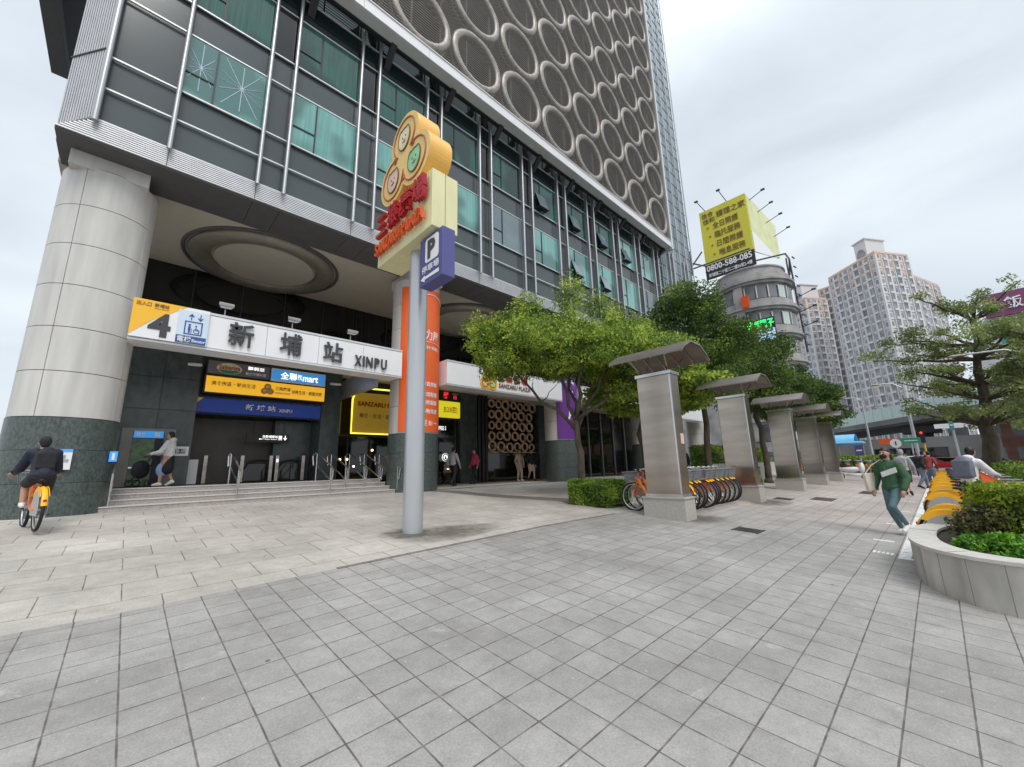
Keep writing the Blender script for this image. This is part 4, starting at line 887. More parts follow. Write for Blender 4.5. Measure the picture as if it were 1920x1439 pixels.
T_('letter', 'P', (3.608, 5.91, 5.38), YD, .25, .38, 'letter', pk, .006, .05)
T_('characters', '停車場', (3.612, 6.10, 5.14), YD, .56, .14, 'white', pk, .006, .006)
obj('arrow', B().slab([(3.614, y, z) for y, z in ((6.14, 5.04), (6.0, 5.10), (6.0, 5.065), (5.54, 5.085), (5.54, 5.01), (6.0, 5.015), (6.0, 4.97))], (-.005, 0, 0)), 'white', pk)

# ================================================================ steel pillars
def steel_pillar(x, i, label):
    y0, y1 = 3.92, 4.74; z = gz(x, 4.3)
    t = thing('steel_pillar', label, 'pillar', (x, 4.33, z), group='stainless steel pillars with winged roofs')
    b = B().box(x-.05, x+.47, 3.86, 4.82, z-.12, z+.42); obj('plinth', b, 'granite', t, bevel=.006)
    obj('plinth_cap', B().box(x-.07, x+.49, 3.84, 4.84, z+.42, z+.45), 'granite', t, bevel=.004)
    sh = obj('shaft', B().box(x, x+.42, y0, y1, z+.45, 3.6), 'steel', t, bevel=.012)
    obj('skirting', B().box(x-.02, x+.44, y0-.02, y1+.02, z+.451, z+.52), 'steel_edge', t); obj('cap', B().box(x-.03, x+.45, y0-.03, y1+.03, 3.6, 3.68), 'steel_edge', t, bevel=.005)
    obj('corner_trim', B().box(x-.004, x+.03, y0-.004, y0+.03, z+.53, 3.59), 'steel_edge', t)
    cx = x+.21; prof = [(-.74, 3.92), (-.62, 4.02), (-.26, 4.20), (.26, 4.20), (.62, 4.02), (.74, 3.92)]; ya, yb = 3.35, 5.15
    pts = [(cx+a, q) for a, q in prof]+[(cx+a, q+.035) for a, q in prof[::-1]]
    r = obj('winged_roof', B().slab([(a, ya, q) for a, q in pts], (0, yb-ya, 0)), 'steel_roof', t)
    b = B()
    for yy in frange(ya+.03, yb-.03, .43):
        for k in range(5): b.tube([(cx+prof[k][0], yy, prof[k][1]-.015), (cx+prof[k+1][0], yy, prof[k+1][1]-.015)], .014, 5)
    obj('roof_rib', b, 'steel', r)
    for sx in (-1, 1):
        for yy in (4.0, 4.66): obj('bracket', B().tube([(cx+sx*.1, yy, 3.68), (cx+sx*.5, yy+(.12 if yy > 4.3 else -.12), 4.05)], .018, 6), 'steel', t)
    return t
for i, (x, lab) in enumerate(((8.73, 'nearest steel pillar with a winged roof, beside the clipped box hedge'), (13.85, 'second steel pillar from the viewer, at the far end of the bicycle row'), (19.45, 'third steel pillar along the pavement'), (24.25, 'fourth steel pillar along the pavement'), (28.6, 'farthest of the five steel pillars'))):
    steel_pillar(x, i, lab)
top('red_sticker', B().box(8.95, 9.1, 3.912, 3.918, 2.02, 2.25), 'pink', 'faded red sticker on the narrow side of the nearest steel pillar', 'sticker')

# ================================================================ share bikes
def bike_parts(t, basket=True, skirt=True):
    R = .335
    for x in (-.53, .53):
        w_ = obj('wheel', B().ring((x, 0, R+.02), R-.035, .014, 'y', 32, 5), 'rim', t, local=True, smooth='all', fix=False)
        obj('tyre', B().ring((x, 0, R+.02), R-.005, .024, 'y', 36, 6), 'tyre', w_, local=True, smooth='all', fix=False)
        b = B()
        for k in range(14): a = 2*PI*k/14; b.tube([(x+.03*math.cos(a+.5), .02*(-1)**k, R+.02+.03*math.sin(a+.5)), (x+(R-.04)*math.cos(a), 0, R+.02+(R-.04)*math.sin(a))], .0022, 3)
        b.tube([(x, -.05, R+.02), (x, .05, R+.02)], .028, 8); obj('spokes', b, 'rim', w_, local=True, fix=False)
    b = B().tube([(.40, 0, .78), (.20, 0, .42), (-.02, 0, .33), (-.18, 0, .34)], [.035, .042, .04, .035], 8).tube([(-.14, 0, .33), (-.24, 0, .76)], .022, 8)
    for s in (-1, 1): b.tube([(-.14, s*.03, .34), (-.53, s*.06, R+.02)], .012, 6).tube([(-.22, s*.02, .66), (-.53, s*.06, R+.02)], .010, 6).tube([(.41, s*.03, .68), (.53, s*.05, R+.02)], .014, 6)
    b.tube([(.37, 0, .92), (.43, 0, .66)], .025, 8); obj('frame', b, 'bike_o', t, local=True, smooth=True)
    for x, a0, a1, nm in ((.53, rad(55), rad(150), 'front_mudguard'), (-.53, rad(5), rad(170), 'rear_mudguard')):
        b = B(); n = 14; vs = []
        for k in range(n+1):
            a = a0+(a1-a0)*k/n; q = R+.03
            for yy, dq in ((-.036, -.02), (0, .0), (.036, -.02)): vs.append((x+(q+dq)*math.cos(a), yy, R+.02+(q+dq)*math.sin(a)))
        b.add(vs, [(3*k+j, 3*k+j+1, 3*k+j+4, 3*k+j+3) for k in range(n) for j in range(2)]); b.add([(v[0]*1, v[1]*.9, v[2]+.006) for v in vs], [(3*k+j, 3*k+j+1, 3*k+j+4, 3*k+j+3) for k in range(n) for j in range(2)])
        obj(nm, b, 'bike_y', t, local=True, smooth='all')
    if skirt:
        b = B(); pts = [(-.53+(R+.03)*math.cos(a), (R+.02)+(R+.03)*math.sin(a)) for a in [rad(35+110*k/10) for k in range(11)]]; low = [(-.53+(R-.13)*math.cos(a), (R+.05)+(R-.13)*math.sin(a)) for a in [rad(135-100*k/8) for k in range(9)]]
        for s in (-1, 1): b.slab([(x, s*.045, z) for x, z in pts+low], (0, s*.006, 0))
        obj('wheel_skirt', b, 'bike_y', t, local=True)
    b = B().ball((-.25, 0, .82), (.13, .08, .035), 12, 6).tube([(-.24, 0, .7), (-.25, 0, .81)], .014, 6); obj('saddle', b, 'saddle', t, local=True, smooth='all')
    b = B().tube([(.24, -.29, .99), (.33, -.24, 1.02), (.37, 0, .97), (.33, .24, 1.02), (.24, .29, .99)], .013, 7); hb = obj('handlebar', b, 'rim', t, local=True, smooth='all')
    obj('grips', B().tube([(.16, -.30, .97), (.25, -.29, .99)], .018, 7).tube([(.16, .30, .97), (.25, .29, .99)], .018, 7), 'saddle', hb, local=True)
    if basket:
        b = B().slab([(.45, -.16, .70), (.45, .16, .70), (.66, .13, .70), (.66, -.13, .70)], (0, 0, .012)); c0 = [(.42, -.19, .95), (.42, .19, .95), (.72, .18, .95), (.72, -.18, .95)]; c1 = [(.45, -.16, .70), (.45, .16, .70), (.66, .13, .70), (.66, -.13, .70)]
        for i in range(4):
            p, q, r_, s_ = [Vector(v) for v in (c0[i], c0[(i+1) % 4], c1[(i+1) % 4], c1[i])]
            for k in range(8): a = p.lerp(q, k/7); e = s_.lerp(r_, k/7); b.tube([a, e], .0045, 3)
            for k in range(5): b.tube([s_.lerp(p, k/4), r_.lerp(q, k/4)], .005 if k < 4 else .010, 4)
        b.slab([(.665, -.10, .74), (.665, .10, .74), (.70, .12, .90), (.70, -.12, .90)], (.004, 0, 0)); obj('basket', b, 'basket', t, local=True, fix=False)
    obj('crank', B().tube([(-.1, -.12, .25), (-.02, -.09, .33), (.06, .09, .33), (.12, .12, .42)], .012, 6).cbox((-.1, -.16, .24), (.09, .07, .02)).cbox((.12, .16, .43), (.09, .07, .02)), 'black', t, local=True)
    obj('rear_lamp', B().cbox((-.872, 0, .50), (.015, .04, .03)), 'red', t, local=True)
    obj('wheel_guard', B().slab([(-.53+(R-.05)*math.cos(a), .05, R+.02+(R-.05)*math.sin(a)) for a in [rad(-20+220*k/12) for k in range(13)]], (0, .006, 0)).slab([(-.53+(R-.05)*math.cos(a), -.05, R+.02+(R-.05)*math.sin(a)) for a in [rad(-20+220*k/12) for k in range(13)]], (0, -.006, 0)), 'rearskirt', t, local=True)
    obj('head_lamp', B().ball((.50, 0, .66), (.04, .035, .035)), 'rim', t, local=True, smooth='all')
bike0 = thing('share_bicycle', 'x', 'bicycle', (0, 0, 0), 0, 'share bicycles docked between the steel pillars'); bike_parts(bike0)
index = {}
for x_ in bpy.data.objects:
    if x_.parent: index.setdefault(x_.parent, []).append(x_)
used = False
def put_bike(x, y, rz, label, group):
    global used
    if not used: o = bike0; used = True
    else: o = copy_tree(bike0, None, index)
    o.location = (x, y, gz(x, y)+.004); o.rotation_euler = (0, rad(random.uniform(-2, 2)) if False else 0, rz); o['label'] = label; o['group'] = group; return o
random.seed(3)
n = 11
top('bicycle_cover', B().slab([(12.0, -.50, .80), (12.1, -.85, .78), (12.12, -.88, .96), (12.05, -.48, 1.28)], (.03, .01, 0)).slab([(12.04, -.48, 1.28), (12.12, -.88, .98), (12.5, -.86, .95), (12.5, -.5, 1.15)], (0, 0, .02)), 'redorange', 'orange red cover draped over handlebars beside the man in the pale hoodie', 'cover')
for i in range(n):
    x = 9.95+i*.31
    put_bike(x, 4.92+random.uniform(-.05, .05), -PI/2+random.uniform(-.12, .0), '%s orange share bicycle in the row behind the nearest steel pillar, counted from that pillar' % ORD[i], 'share bicycles docked between the steel pillars')
put_bike(9.30, 4.86, PI/2+.02, 'orange share bicycle nearest the box hedge, its grey basket showing left of the steel pillar', 'share bicycles docked between the steel pillars')
put_bike(9.62, 4.9, PI/2+.02, 'second share bicycle left of the nearest steel pillar, half hidden by it', 'share bicycles docked between the steel pillars')
rowx = [9.1, 10.1, 13.2, 14.6, 16.6, 18.4, 19.6, 20.8, 22, 23.2, 24.4, 26, 27.6, 29.2, 31, 33]
for i, x in enumerate(rowx):
    put_bike(x, -.47+random.uniform(-.04, .04), -PI/2+random.uniform(-.12, .06), '%s yellow share bicycle along the white painted line, counted from the round planter' % ORD[i], 'yellow share bicycles along the painted line')
def dock(x, y, z, lab, grp, n_):
    t = thing('dock_post', lab, 'dock', (x, y, z), group=grp); obj('post', B().box(x-.05, x+.05, y-.06, y+.06, z, z+.78), 'steel', t, bevel=.01); obj('reader', B().box(x-.06, x+.06, y+.062, y+.08, z+.6, z+.76), 'saddle', t)
for i, x in enumerate(rowx[:10]): dock(x-.15, -1.35, gz(x, -1.35), '%s steel dock post beyond the yellow bicycles, counted from the planter' % ORD[i], 'dock posts of the yellow bicycles', i)

# ================================================================ vegetation
def leaf_cloud(blobs, n, size, seed, flat=.0, droop=.3):
    """many small folded leaves spread through overlapping ellipsoid clumps: (cx,cy,cz,rx,ry,rz)"""
    rng = np.random.default_rng(seed); vol = np.array([b_[3]*b_[4]*b_[5] for b_ in blobs])**.72; cnt = (vol/vol.sum()*n).astype(int); P_ = []
    for b_, k in zip(blobs, cnt):
        d = rng.normal(size=(k, 3)); d /= np.linalg.norm(d, axis=1)[:, None]; r = rng.random(k)**.42
        r = r*(1+.16*np.sin(5*d[:, 0]+seed)*np.cos(4*d[:, 1])+.12*np.sin(9*d[:, 2]+3*d[:, 0]))
        P_.append(np.array(b_[:3])+d*r[:, None]*np.array(b_[3:6]))
    P_ = np.concatenate(P_); k = len(P_)
    u = rng.normal(size=(k, 3)); u[:, 2] -= droop; u /= np.linalg.norm(u, axis=1)[:, None]
    w_ = rng.normal(size=(k, 3)); w_[:, 2] += flat; w_ -= u*(w_*u).sum(1)[:, None]; w_ /= np.linalg.norm(w_, axis=1)[:, None]
    s_ = np.cross(u, w_); sz = size*(.6+.8*rng.random(k))[:, None]
    v = np.stack([P_-u*sz*.5, P_+s_*sz*.26, P_+u*sz*.5, P_-s_*sz*.26], 1).reshape(-1, 3)
    f = np.arange(4*k).reshape(-1, 4); return v, f
def leaves(name, vf, m, parent):
    v, f = vf; me = bpy.data.meshes.new(name); me.vertices.add(len(v)); T = Matrix.Identity(4); p = parent
    q = np.array(v, dtype=np.float64)
    if p is not None:
        T = p.matrix_basis.inverted(); A = np.array(T); q = q@A[:3, :3].T+A[:3, 3]
    me.vertices.foreach_set('co', q.astype(np.float32).ravel()); k = len(f); me.loops.add(4*k); me.loops.foreach_set('vertex_index', f.ravel().astype(np.int32))
    me.polygons.add(k); me.polygons.foreach_set('loop_start', np.arange(0, 4*k, 4, dtype=np.int32)); me.polygons.foreach_set('loop_total', np.full(k, 4, dtype=np.int32)); me.update(calc_edges=True)
    me.materials.append(MT[m]); o = bpy.data.objects.new(name, me); COL.objects.link(o); o.parent = parent; return o
def branch(b, p, q, r0, r1, seed, n=6, wob=.12):
    rng = random.Random(seed); p = Vector(p); q = Vector(q); L_ = (q-p).length; pts = []
    for i in range(n+1):
        t = i/n; o = Vector((rng.uniform(-1, 1), rng.uniform(-1, 1), rng.uniform(-.5, .5)))*wob*L_*.3*math.sin(PI*t); pts.append(p.lerp(q, t)+o)
    b.tube(pts, [r0+(r1-r0)*i/n for i in range(n+1)], 8); return pts
def tree(name, label, base, trunk_top, r0, limbs, blobs, n, size, leafm, seed, group=None, flat=0.):
    t = thing(name, label, 'tree', base, group=group); b = B(); pts = branch(b, base, trunk_top, r0, r0*.62, seed, 7, .12)
    b.tube([Vector(base)+Vector((0, 0, -.05)), Vector(base)+Vector((0, 0, .22))], [r0*1.5, r0*1.02], 10)
    obj('trunk', b, 'bark', t, smooth='all'); b = B()
    for i, q in enumerate(limbs):
        pp = branch(b, pts[-1] if i % 3 else pts[-2], q, r0*.5, r0*.16, seed+i+1, 7, .16)
        rng = random.Random(seed*7+i)
        for j in (3, 4, 5, 6):
            e = pp[j]+Vector((rng.uniform(-1, 1), rng.uniform(-1, 1), rng.uniform(-.1, .7)))*(.22*(Vector(q)-Vector(trunk_top)).length+.3); branch(b, pp[j], e, r0*.16, r0*.05, seed+i*9+j, 4, .2)
    obj('limbs', b, 'bark', t, smooth='all'); leaves('crown', leaf_cloud(blobs, n, size, seed, flat), leafm, t); return t
def rb_blobs(cx, cy, cz, rx, ry, rz, n, seed, s=.36, low=-.5):
    rng = random.Random(seed); out = []
    for i in range(n):
        while True:
            d = Vector((rng.uniform(-1, 1), rng.uniform(-1, 1), rng.uniform(low, 1)))
            if .35 < d.length < 1: break
        k = rng.uniform(.6, 1.2)*s; out.append((cx+d.x*rx*.85, cy+d.y*ry*.85, cz+d.z*rz*.85, rx*k, ry*k, rz*k*.75))
    return out
def az(d_, a): return (d_*math.sin(rad(a)), d_*math.cos(rad(a)))
# bright tree behind the box hedge
x, y = 10.35, 7.75; z = gz(x, y)
limbs = [(8.6, 9.2, 4.9), (9.3, 8.4, 6.2), (10.7, 8.3, 6.8), (11.6, 6.6, 5.6), (12.3, 5.9, 4.9), (9.9, 6.7, 5.5), (11.6, 8.6, 5.8)]
blobs = rb_blobs(10.2, 7.75, 5.25, 2.6, 2.5, 1.6, 34, 21, .34, -.45)+rb_blobs(8.2, 9.3, 5.3, 1.1, 1.1, 1.35, 12, 22, .5)+rb_blobs(12.0, 6.0, 4.9, 1.25, 1.2, 1.1, 14, 23, .5)+rb_blobs(12.0, 6.9, 5.5, 1.6, 1.5, 1.2, 16, 24, .42)+rb_blobs(8.6, 9.6, 5.0, 1.0, 1.1, 1.2, 10, 25, .5)+[(10.5, 7.9, 7.2, .6, .6, 1.0), (11.2, 7.2, 6.9, .5, .5, .6), (9.1, 8.6, 6.7, .6, .6, .6), (11.5, 6.7, 6.3, .6, .6, .6), (11.4, 6.7, 3.9, .6, .6, .35)]
tree('street_tree', 'bright green tree with a leaning forked trunk rising behind the clipped box hedge', (x, y, z), (10.15, 7.7, 3.0), .13, limbs, blobs, 95000, .09, 'leaf1', 21, 'trees along the plaza')
specs = [((18.0, 6.8), 2.5, 2.3, 2.5, 34, 'leaf2', 'dark green tree rising behind the second steel pillar', 7.2), ((23.5, 6.1), 2.5, 2.2, 2.1, 34, 'leaf2', 'dark green tree behind the third steel pillar', 6.7), ((30, 5.6), 2.5, 2.1, 1.7, 30, 'leaf2', 'rounded green tree behind the fourth and fifth steel pillars', 5.6), ((38, 7.0), 2.0, 1.6, 1.2, 20, 'leaf1', 'farthest small tree of the row behind the steel pillars', 5.2), ((14.2, 7.6), 2.2, 2.3, 1.5, 22, 'leaf1', 'yellow green tree partly merged with the bright tree, behind the nearest steel pillar', 5.4)]
for i, ((x, y), rx, ry, rz, k, m_, lab, cz) in enumerate(specs):
    z = gz(x, y); limbs = [(x+rx*.6*math.cos(a), y+ry*.6*math.sin(a), cz+rz*.3*math.sin(a*3)) for a in [1.05*j for j in range(6)]]
    tree('street_tree', lab, (x, y, z), (x+.2, y+.1, cz-rz*.75), .16, limbs, rb_blobs(x, y, cz, rx, ry, rz, k+10, 40+i, .36, -.8)+rb_blobs(x+.2, y-.1, cz-rz*.75, rx*1.22, ry*1.15, rz*.6, k, 90+i, .34, -.9), 56000, .11+.01*i, m_, 50+i, 'trees along the plaza')
# box hedges
def hedge(name, label, x0, x1, y0, y1, h, m_, n, size, seed, z=None, cat='hedge', group=None, parts=True):
    z = gz((x0+x1)/2, (y0+y1)/2) if z is None else z; t = thing(name, label, cat, ((x0+x1)/2, (y0+y1)/2, z), group=group)
    rng = np.random.default_rng(seed); q = rng.random((n, 3)); face = rng.integers(0, 7, n); s = .03*rng.normal(size=n)+.02
    q[:, 2] = np.where(face <= 1, 1-abs(s)*2, q[:, 2]); q[:, 0] = np.where(face == 2, abs(s), np.where(face == 3, 1-abs(s), q[:, 0])); q[:, 1] = np.where(face == 4, abs(s), np.where(face == 5, 1-abs(s), q[:, 1]))
    c = np.array([x0, y0, z+.04]); d = np.array([x1-x0, y1-y0, h-.04]); P_ = c+q*d
    P_ += (.05*np.sin(P_[:, [1, 2, 0]]*7+seed)+.035*rng.normal(size=(n, 3)))*np.array([1, 1, .8])
    cen = c+d*.5; k_ = 1-.12*np.clip(((P_[:, :2]-cen[:2])/d[:2]*2)**8, 0, 1).prod(1); P_[:, 0] = cen[0]+(P_[:, 0]-cen[0])*k_; P_[:, 1] = cen[1]+(P_[:, 1]-cen[1])*k_
    u = rng.normal(size=(n, 3)); u[:, 2] += .6; u /= np.linalg.norm(u, axis=1)[:, None]; w_ = rng.normal(size=(n, 3)); w_ -= u*(w_*u).sum(1)[:, None]; w_ /= np.linalg.norm(w_, axis=1)[:, None]; s_ = np.cross(u, w_)
    sz = size*(.6+.8*rng.random(n))[:, None]; v = np.stack([P_-u*sz*.5, P_+s_*sz*.28, P_+u*sz*.5, P_-s_*sz*.28], 1).reshape(-1, 3)
    leaves('foliage', (v, np.arange(4*n).reshape(-1, 4)), m_, t)
    if parts:
        b = B(); r2 = random.Random(seed)
        for i in range(10): bx, by = r2.uniform(x0+.15*(x1-x0), x1-.15*(x1-x0)), r2.uniform(y0+.15*(y1-y0), y1-.15*(y1-y0)); b.tube([(bx, by, z-.03), (bx+r2.uniform(-.1, .1), by+r2.uniform(-.1, .1), z+h*.6)], .012, 5)
        b.cbox(((x0+x1)/2, (y0+y1)/2, z+.45*h), ((x1-x0)*.72, (y1-y0)*.72, h*.62)) ; obj('stems', b, 'soil', t)  # stems plus an added dark block for the hedge's shaded inside
    return t
hedge('box_hedge', 'clipped green box hedge at the foot of the bright tree', 9.0, 10.15, 5.95, 7.3, .62, 'hedge', 28000, .045, 5)
hedge('box_hedge', 'small clipped hedge between the second and third steel pillars', 15.9, 17.5, 4.75, 5.5, .85, 'hedge', 12000, .07, 6)
hedge('box_hedge', 'low dark hedge at the far end of the bicycle row, behind the second steel pillar', 16.0, 17.4, 6.0, 6.6, .5, 'hedge', 6000, .07, 7)
hedge('box_hedge', 'yellow green hedge behind the low white wall under the dark trees', 24.5, 36.0, 9.2, 10.4, 1.9, 'hedge', 16000, .12, 8)
top('low_wall', B().box(23.6, 37.0, 8.7, 8.95, .5, 1.5), 'col_white', 'low pale wall behind the steel pillars and the dark trees', 'wall')
# round planter
def superell(cx, cy, a, b_, n_, k):
    t = 2*PI*k/n_; c, s = math.cos(t), math.sin(t); return (cx+a*math.copysign(abs(c)**(2/2.5), c), cy+b_*math.copysign(abs(s)**(2/2.5), s))
pcx, pcy, pa, pb_ = 7.92, -.62, 1.72, 1.08; PZ = .60
t = thing('planter', 'curved pale stone planter wall at the right edge holding shrubs', 'planter', (pcx, pcy, .1))
N_ = 96
def wallring(a0, b0, a1, b1, z0, z1, m_, name, par=t, gaps=0):
    b = B(); vs = []
    for (a, q, z) in ((a0, b0, z0), (a0, b0, z1), (a1, b1, z1), (a1, b1, z0)):
        for k in range(N_): x, y = superell(pcx, pcy, a, q, N_, k); vs.append((x, y, z if z > -9 else gz(x, y)-.05))
    b.add(vs, [(j*N_+k, j*N_+(k+1) % N_, ((j+1) % 4)*N_+(k+1) % N_, ((j+1) % 4)*N_+k) for j in range(4) for k in range(N_)]); return obj(name, b, m_, par, smooth=True)
MT['planter_joint'] = mat('planter_joint', (.22, .20, .18), .8)
MT['planter_stone'] = mat('planter_stone', (.47, .445, .40), .75, var=.28, scale=3.5, bump=.15, bscale=30, stretch=(1, 1, .35))
MT['planter_cap'] = mat('planter_cap', (.56, .53, .48), .5, var=.1, scale=6)
wl = wallring(pa, pb_, pa-.24, pb_-.24, -10, PZ-.035, 'planter_stone', 'wall')
wallring(pa+.012, pb_+.012, pa-.26, pb_-.26, PZ-.035, PZ, 'planter_cap', 'coping')
b = B()
for k in range(0, N_, 4):
    x, y = superell(pcx, pcy, pa+.001, pb_+.001, N_, k); x2, y2 = superell(pcx, pcy, pa+.001, pb_+.001, N_, k+.07); b.slab([(x, y, gz(x, y)), (x2, y2, gz(x, y)), (x2, y2, PZ-.036), (x, y, PZ-.036)], (.001, .001, 0))
obj('wall_joints', b, 'planter_joint', wl)
b = B()
for k in (6, 22, 38, 50, 56, 62, 78):
    x, y = superell(pcx, pcy, pa+.014, pb_+.014, N_, k); x2, y2 = superell(pcx, pcy, pa-.26, pb_-.26, N_, k); b.tube([(x, y, PZ), (x2, y2, PZ)], .003, 4)
obj('coping_joints', b, 'seam', wl)
b = B(); b.prism([superell(pcx, pcy, pa-.25, pb_-.25, 48, k) for k in range(48)], .3, PZ-.06); obj('soil', b, 'soil', t)
def shrub(label, blobs, n, size, m_, seed, base, cat='shrub', nm='planter_shrub'):
    t = thing(nm, label, cat, base); leaves('foliage', leaf_cloud(blobs, n, size, seed), m_, t); b = B(); r = random.Random(seed)
    for bl in blobs[:8]: b.tube([(base[0]+r.uniform(-.1, .1), base[1]+r.uniform(-.1, .1), base[2]), ((base[0]+bl[0])/2+r.uniform(-.05, .05), (base[1]+bl[1])/2, (base[2]+bl[2])/2+.05), bl[:3]], [.014, .010, .004], 5)
    obj('stems', b, 'bark', t); return t
shrub('low ferny ground plant spilling inside the near rim of the planter', [(7.0+.26*i, -.75+.28*math.sin(i*1.7)+.10*(i % 3), .60+.03*(i % 2), .26, .24, .10) for i in range(10)]+[(7.2+.2*i, -.10-.04*i, .60, .2, .16, .09) for i in range(7)]+[(6.75, -.55, .58, .2, .3, .08)], 18000, .05, 'fern', 31, (7.9, -.6, .5))
shrub('loose bronze green shrub in the planter beside the yellow bicycles', [(7.75+.11*i, -.12-.20*i+.05*(i % 2), .76+.07*(i % 3), .2, .2, .2) for i in range(7)], 6500, .05, 'bronze_leaf', 32, (8.8, -.5, .5))
hedge('clipped_shrub', 'bright yellow green clipped shrub filling the back of the planter', 7.85, 9.5, -1.62, -.22, .60, 'hedge2', 32000, .05, 33, z=.56, cat='shrub')
hedge('long_hedge', 'tall clipped hedge behind the planter at the right edge', 12.6, 17.0, -2.6, -1.5, 1.45, 'hedge2', 26000, .07, 34, z=gz(14, -2))
hedge('long_hedge', 'long low hedge running away behind the yellow bicycles', 17.6, 44.0, -3.0, -1.9, 1.15, 'hedge', 26000, .13, 35, z=gz(30, -2))
# spreading tree on the right
def tier_tree(label, base, H, R_, tiers, seed, m_='leaf3', n=26000, lean=(0, 0)):
    t = thing('spreading_tree', label, 'tree', base, group='spreading trees beyond the hedge'); x, y, z = base; topp = (x+lean[0], y+lean[1], z+H)
    b = B(); pts = branch(b, base, topp, .42, .08, seed, 12, .06); b.tube([(x, y, z-.2), (x, y, z+.5)], [.6, .43], 12); obj('trunk', b, 'bark', t, smooth='all'); b = B(); bl = []; rng = random.Random(seed)
    for i, (hh, rr) in enumerate(tiers):
        c = pts[min(12, int(hh*12))]; k = 8
        for j in range(k):
            a = 2*PI*j/k+rng.random(); q = rr*R_*rng.uniform(.5, 1.15); e = c+Vector((q*math.cos(a), q*math.sin(a), rng.uniform(.2, 1.9))); branch(b, c, e, .10, .025, seed+i*13+j, 6, .12)
            for s in (.42, .68, .92): p = c.lerp(e, s); bl.append((p.x+rng.uniform(-.4, .4), p.y+rng.uniform(-.4, .4), p.z+rng.uniform(-.1, .5), q*rng.uniform(.14, .26), q*rng.uniform(.14, .26), rng.uniform(.18, .5))); 
    obj('limbs', b, 'bark', t, smooth='all'); leaves('crown', leaf_cloud(bl, n, .15, seed, .5), m_, t)
tier_tree('tall tiered tree with a thick leaning trunk beyond the hedge on the right', (36, -1.9, .1), 9.4, 4.2, ((.34, .9), (.50, .85), (.64, .95), (.78, .95), (.9, .85), (1.0, .6)), 61, n=26000, lean=(-.3, -.8+.0))
tier_tree('second tiered tree at the right edge behind the street lamp', (48, -6.2, .1), 9.2, 4.6, ((.40, .9), (.55, .9), (.7, .8), (.85, .7), (1.0, .4)), 62, n=24000)
tier_tree('small tree at the far right edge of the picture', (30, -4.6, .1), 7.5, 3.0, ((.5, .9), (.7, .9), (.9, .6)), 63, n=12000)

# ================================================================ people
def capsule(b, p, q, r0, r1, n=10, flat=1.0):
    p = Vector(p); q = Vector(q); d = (q-p); L_ = d.length; d.normalize(); m = 3; pts = []; rs = []
    for i in range(m, 0, -1): a = PI/2*i/m; pts.append(p-d*(r0*math.sin(a)*.98)); rs.append(max(.002, r0*math.cos(a)))
    for i in range(4): t = i/3; pts.append(p.lerp(q, t)); rs.append(r0+(r1-r0)*t)
    for i in range(1, m+1): a = PI/2*i/m; pts.append(q+d*(r1*math.sin(a)*.98)); rs.append(max(.002, r1*math.cos(a)))
    return b.tube(pts, rs, n)
def chain(b, pts, rs):
    for i in range(len(pts)-1): capsule(b, pts[i], pts[i+1], rs[i], rs[i+1])
def soft(name, b, m_, parent, vox, it=6, fac=.6):
    o = obj(name, b, m_, parent, fix=False, local=True)
    md = o.modifiers.new('remesh', 'REMESH'); md.mode = 'VOXEL'; md.voxel_size = vox; md.use_smooth_shade = True
    ms = o.modifiers.new('smooth', 'SMOOTH'); ms.factor = fac; ms.iterations = it; PEND.append(o); return o
